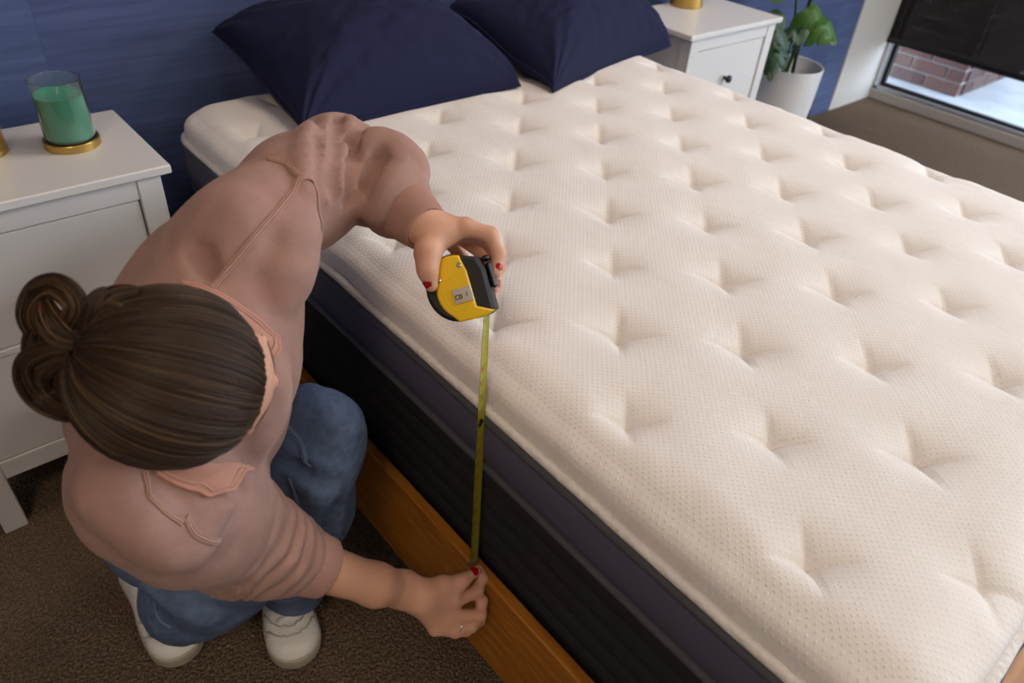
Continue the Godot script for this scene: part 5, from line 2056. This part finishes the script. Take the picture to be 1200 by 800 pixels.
# ---- shoes
func shoe(heel: Vector3, dir: Vector3, label: String, w: Node3D) -> void:
	var f := dir.normalized()
	var s := Vector3.UP.cross(f)
	var Ln := 0.262
	var at := func(t: float, x: float, y: float) -> Vector3:
		return heel + f * (t * Ln) + s * x + Vector3(0, y, 0)
	var half := func(t: float) -> float:
		var r := 0.036 + 0.013 * smoothstep(0.30, 0.72, t)
		if t < 0.14:
			r *= sqrt(maxf(0.0, 1.0 - pow((0.14 - t) / 0.14, 2.0)))
		if t > 0.78:
			r *= sqrt(maxf(0.0, 1.0 - pow((t - 0.78) / 0.22, 2.3)))
		return r
	var height := func(t: float) -> float:
		return lerpf(0.098, 0.062, smoothstep(0.30, 0.86, t)) + 0.012 * (1.0 - smoothstep(0.0, 0.2, t))
	var o := Node3D.new()
	o.name = "shoe"
	o.set_meta("label", label)
	w.add_child(o, true)
	# sole: layers with grooves between
	var rim := []
	for k in 72:
		var a := TAU * k / 72
		var t := 0.5 - 0.5 * cos(a)
		rim.append(Vector2(t, half.call(t) * (1.0 if sin(a) >= 0 else -1.0)))
	var prof := [Vector2(0.94, 0.0), Vector2(1.0, 0.004), Vector2(1.02, 0.009), Vector2(1.0, 0.0112), Vector2(1.0, 0.0122), Vector2(1.03, 0.0145), Vector2(1.045, 0.024), Vector2(1.045, 0.034), Vector2(1.03, 0.0385), Vector2(0.985, 0.040), Vector2(0.6, 0.040)]
	var rows := []
	for q in prof:
		var row := PackedVector3Array()
		for p in rim:
			var tt: float = 0.5 + (p.x - 0.5) * (1.0 + (q.x - 1.0) * 0.6)
			var lift: float = 0.006 * smoothstep(0.75, 1.0, tt) * (1.0 - q.y / 0.040)
			row.append(at.call(tt, p.y * q.x, q.y + lift))
		rows.append(row)
	var sm := MB.new()
	sm.grid(rows, false, true, false)
	obj("sole", sm.done(), M.sole, o)
	# upper: arches from heel to toe
	rows = []
	for i in 41:
		var t := lerpf(0.003, 0.9985, pow(i / 40.0, 0.9))
		var hw: float = half.call(t) * 0.955
		var hh: float = (height.call(t) - 0.030)
		hh *= pow(maxf(0.0, 1.0 - pow(maxf(0.0, t - 0.80) / 0.20, 2.6)), 0.5)
		hh *= pow(maxf(0.0, 1.0 - pow(maxf(0.0, 0.05 - t) / 0.06, 2.0)), 0.5)
		# toe cap and eyestay stand a little proud
		var proud := 0.0016 * smoothstep(0.755, 0.765, t) - 0.0010 * exp(-pow((t - 0.75) / 0.006, 2.0)) - 0.0012 * exp(-pow((t - 0.90) / 0.006, 2.0))
		var row := PackedVector3Array()
		for j in 25:
			var a := PI * j / 24.0
			var ca := cos(a)
			var sa := pow(sin(a), 0.75)
			var bulk := proud
			bulk += 0.0014 * smoothstep(0.50, 0.54, absf(ca)) * (1.0 - smoothstep(0.35, 0.76, t) * 0.5)
			row.append(at.call(t, ca * (hw + bulk), 0.036 + sa * (hh + bulk - 0.004)))
		rows.append(row)
	var um := MB.new()
	um.grid(rows, false, false, true)
	obj("upper", um.done(), M.leather, o)
	# overlays: stitched lines round the toe box
	for ring in [[0.795, 0.80], [0.865, 0.55]]:
		var p := PackedVector3Array()
		for k in 25:
			var a := PI * k / 24.0
			var t: float = ring[0] - 0.26 * absf(cos(a)) * absf(cos(a)) * ring[1]
			var i := clampi(int(round(pow((t - 0.003) / 0.9955, 1.111) * 40.0)), 0, 40)
			p.append((rows[i][k] as Vector3) + Vector3(0, 0.0008, 0))
		var ov := MB.new()
		ov.tube(p, 0.0020, 6)
		obj("overlay_edge", ov.done(), M.overlay, o)
	# laces across the tongue
	for k in 5:
		var t := 0.42 + k * 0.062
		var i := clampi(int(round(pow((t - 0.003) / 0.9955, 1.111) * 40.0)), 0, 39)
		var i2 := mini(i + 2, 40)
		var p := PackedVector3Array()
		for j in 9:
			var g := j / 8.0
			var c := 8 + j
			p.append((rows[i][c] as Vector3).lerp(rows[i2][c], g) + Vector3(0, 0.0026, 0))
		var lb := MB.new()
		lb.tube(p, 0.0034, 8)
		obj("lace", lb.done(), M.lace, o)
	var tg := MB.new()
	tg.tube(spline([at.call(0.42, 0.0, 0.094), at.call(0.32, 0.0, 0.110), at.call(0.27, 0.0, 0.128)], 4), [0.018, 0.019, 0.020, 0.020, 0.021, 0.021, 0.021, 0.020, 0.018], 14, false, true, Color.WHITE, 0.35, Vector3.UP)
	obj("tongue", tg.done(), M.leather, o)


# ---------------------------------------------------------------- tape measure
const TC := Vector3(-0.0267, 0.8501, 1.2332)      # middle of the case
const TN := Vector3(-0.6800, 0.5361, 0.5002)      # out of the yellow face
const TE := Vector3(0.7238, 0.3820, 0.5746)      # towards the mouth
const TW := Vector3(0.1170, 0.7528, -0.6478)      # up the case

const CS := 1.15

func tp(x: float, y: float, z: float) -> Vector3:
	return TC + (TE * x + TW * y) * CS + TN * z


func case_outline(k := 1.0) -> PackedVector2Array:
	# straight along the mouth side and the bottom, round at the back
	var p := PackedVector2Array()
	p.append(Vector2(0.0335, -0.0340))
	p.append(Vector2(0.0345, 0.0120))
	p.append(Vector2(0.0300, 0.0270))
	for i in 19:
		var a := deg_to_rad(62.0 + i * (256.0 - 62.0) / 18.0)
		p.append(Vector2(-0.002 + cos(a) * 0.0355, 0.000 + sin(a) * 0.0375))
	p.append(Vector2(0.010, -0.0385))
	p.append(Vector2(0.0250, -0.0375))
	var q := PackedVector2Array()
	for v in p:
		q.append(v * k * CS)
	return q


func build_tape() -> void:
	var t := thing("tape_measure", "yellow and black tape measure held in the woman's raised hand", "tape measure")
	var shell := MB.new()
	shell.plate(case_outline(), TC, TE, TW, TN, -0.019, 0.0165, 0.0045)
	obj("case", shell.done(), M.rubber, t)
	# yellow face plate, proud of the rubber
	var face := PackedVector2Array()
	face.append(Vector2(0.0335, -0.0350))
	face.append(Vector2(0.0150, -0.0250))
	face.append(Vector2(0.0150, 0.0150))
	face.append(Vector2(0.0120, 0.0290))
	for i in 9:
		var a := deg_to_rad(68.0 + i * (150.0 - 68.0) / 8.0)
		face.append(Vector2(-0.002 + cos(a) * 0.0345, sin(a) * 0.0368))
	face.append(Vector2(-0.0215, 0.0120))
	for i in 6:
		var a := deg_to_rad(168.0 + i * (236.0 - 168.0) / 5.0)
		face.append(Vector2(-0.001 + cos(a) * 0.0245, -0.004 + sin(a) * 0.0300))
	face.append(Vector2(-0.0080, -0.0375))
	face.append(Vector2(0.0100, -0.0385))
	face.append(Vector2(0.0240, -0.0376))
	for k in face.size():
		face[k] *= CS
	var fm := MB.new()
	fm.plate(face, TC, TE, TW, TN, 0.010, 0.0185, 0.0022)
	obj("face_plate", fm.done(), M.yellow, t)
	# yellow strip over the top of the case
	var arc := []
	for i in 10:
		var a := deg_to_rad(66.0 + i * (140.0 - 66.0) / 9.0)
		var row := PackedVector3Array()
		for z in [-0.006, -0.002, 0.008, 0.0165]:
			row.append(tp(-0.002 + cos(a) * 0.0362, sin(a) * 0.0382, z))
		arc.append(row)
	var am := MB.new()
	am.grid(arc, false, false, true)
	obj("top_strip", am.done(), M.yellow, t)
	# raised ring pressed into the face
	var ring := PackedVector3Array()
	for i in 30:
		var a := deg_to_rad(75.0 + i * 280.0 / 29.0)
		ring.append(tp(-0.002 + cos(a) * 0.0150, -0.006 + sin(a) * 0.0200, 0.0185))
	var rm := MB.new()
	rm.tube(ring, 0.0008, 6)
	obj("raised_ring", rm.done(), M.yellow, t)
	for q in [Vector2(0.0085, 0.0235), Vector2(-0.0185, 0.0135)]:
		var sc := MB.new()
		sc.lathe([Vector2(0.0033, 0.0), Vector2(0.0033, 0.0008), Vector2(0.0024, 0.0014), Vector2(0.0001, 0.0014)], tp(q.x, q.y, 0.0182), 16, TN, TE)
		obj("screw", sc.done(), M.silver, t)
	# belt clip
	var clip := MB.new()
	var B := Basis(TE, TW, TN)
	clip.box(tp(0.0050, -0.0095, 0.0215), Vector3(0.0230, 0.0190, 0.0014), 0.0004, B)
	clip.box(tp(-0.0060, -0.0095, 0.0200), Vector3(0.0016, 0.0190, 0.0040), 0.0004, B)
	var cl := obj("belt_clip", clip.done(), M.steel, t)
	# the small print on the clip: a framed mark and a slanted stroke
	var pr := MB.new()
	for b in [[-0.0010, -0.0085, 0.0070, 0.0012], [-0.0010, -0.0125, 0.0070, 0.0012], [-0.0045, -0.0105, 0.0012, 0.0050], [0.0025, -0.0105, 0.0016, 0.0050], [0.0000, -0.0105, 0.0014, 0.0026], [0.0090, -0.0085, 0.0012, 0.0028], [0.0083, -0.0110, 0.0012, 0.0024]]:
		pr.box(tp(b[0], b[1], 0.0223), Vector3(b[2], b[3], 0.0003), 0.0, B)
	obj("printed_mark", pr.done(), M.black, cl)
	var py := MB.new()
	py.box(tp(-0.0030, -0.0105, 0.0223), Vector3(0.0014, 0.0026, 0.0003), 0.0, B)
	obj("printed_mark", py.done(), M.yellow, cl)
	# thumb lock on the mouth side
	var lk := MB.new()
	lk.box(tp(0.0385, 0.0040, -0.0030), Vector3(0.0080, 0.0340, 0.0200), 0.0028, B)
	lk.box(tp(0.0370, 0.0235, -0.0030), Vector3(0.0110, 0.0080, 0.0190), 0.0030, B)
	obj("lock_button", lk.done(), M.black_gloss, t)
	# blade: a shallow trough that turns as it comes down
	var mouth := tp(0.0190, -0.0372, 0.0010)
	var hook := Vector3(-0.0325, 0.3400, 1.299)
	var n := 40
	var rows := []
	var back := []
	var uvs := []
	var down := (hook - mouth).normalized()
	var full := mouth.distance_to(hook)
	for i in n + 1:
		var f := float(i) / n
		var p := mouth.lerp(hook, f)
		var across := TN.lerp(Vector3(-0.96, 0, 0.28), smoothstep(-0.45, 0.7, f))
		across = (across - down * across.dot(down)).normalized()
		var out := down.cross(across)
		if out.dot(TE) < 0.0:
			out = -out
		var row := PackedVector3Array()
		var rb := PackedVector3Array()
		var ur := PackedVector2Array()
		for j in 7:
			var q := -1.0 + j / 3.0
			var b := p + across * (q * 0.0108) + out * (q * q * 0.0016)
			row.append(b)
			rb.append(b - out * 0.0004)
			ur.append(Vector2(float(j) / 6.0, (1.0 - f) * full / 0.4318))
		rows.append(row)
		back.append(rb)
		uvs.append(ur)
	var bm := MB.new()
	bm.grid(rows, false, false, false, uvs)
	bm.grid(back, false, false, true, uvs)
	var blade := obj("blade", bm.done(), M.blade, t)
	var hk := MB.new()
	hk.box(hook + Vector3(0.0, 0.0040, 0.002), Vector3(0.017, 0.015, 0.0012), 0.0003)
	hk.box(hook + Vector3(0.0, -0.0035, -0.002), Vector3(0.017, 0.0012, 0.009), 0.0003)
	obj("end_hook", hk.done(), M.steel, blade)


# yellow-green steel with inch ticks and numbers; 17 inches run the height of the picture
func blade_image() -> ImageTexture:
	var W := 48
	var H := 1632
	var im := Image.create(W, H, false, Image.FORMAT_RGB8)
	im.fill(Color(0.60, 0.58, 0.13))
	var ink := Color(0.05, 0.05, 0.04)
	var inch := 96
	var glyph := ["01110100011001110101110011000101110", "00100011000010000100001000010001110", "01110100010000100010001000100011111", "11111000100010000010000011000101110", "00010001100101010010111110001000010", "11111100001111000001000011000101110", "00110010001000011110100011000101110", "11111000010001000100010000100001000", "01110100011000101110100011000101110", "01110100011000101111000010001001100"]
	for k in 17:
		for e in 16:
			var y := k * inch + e * 6
			var l := 18 if e == 0 else (12 if e == 8 else (9 if e % 4 == 0 else (6 if e % 2 == 0 else 4)))
			im.fill_rect(Rect2i(0, y, l, 1 if e else 2), ink)
			im.fill_rect(Rect2i(W - l, y, l, 1 if e else 2), ink)
	for k in range(1, 17):
		var text := str(k)
		for c in text.length():
			var g: String = glyph[int(text[c])]
			# digits lie along the blade
			for yy in 7:
				for xx in 5:
					if g[yy * 5 + xx] == "1":
						im.fill_rect(Rect2i(34 - yy * 3, k * inch - 34 + c * 20 - text.length() * 10 + xx * 3 + 18, 3, 3), ink)
	# black diamond with 1F at the foot mark
	for y in range(-34, 35):
		var hw := int(18.0 * (1.0 - absf(y) / 34.0))
		im.fill_rect(Rect2i(22 - hw, 12 * inch - 4 + y, hw * 2, 1), ink)
	for k in [16]:
		im.fill_rect(Rect2i(22, k * inch - 34, 14, 22), Color(0.62, 0.10, 0.06))
	return ImageTexture.create_from_image(im)
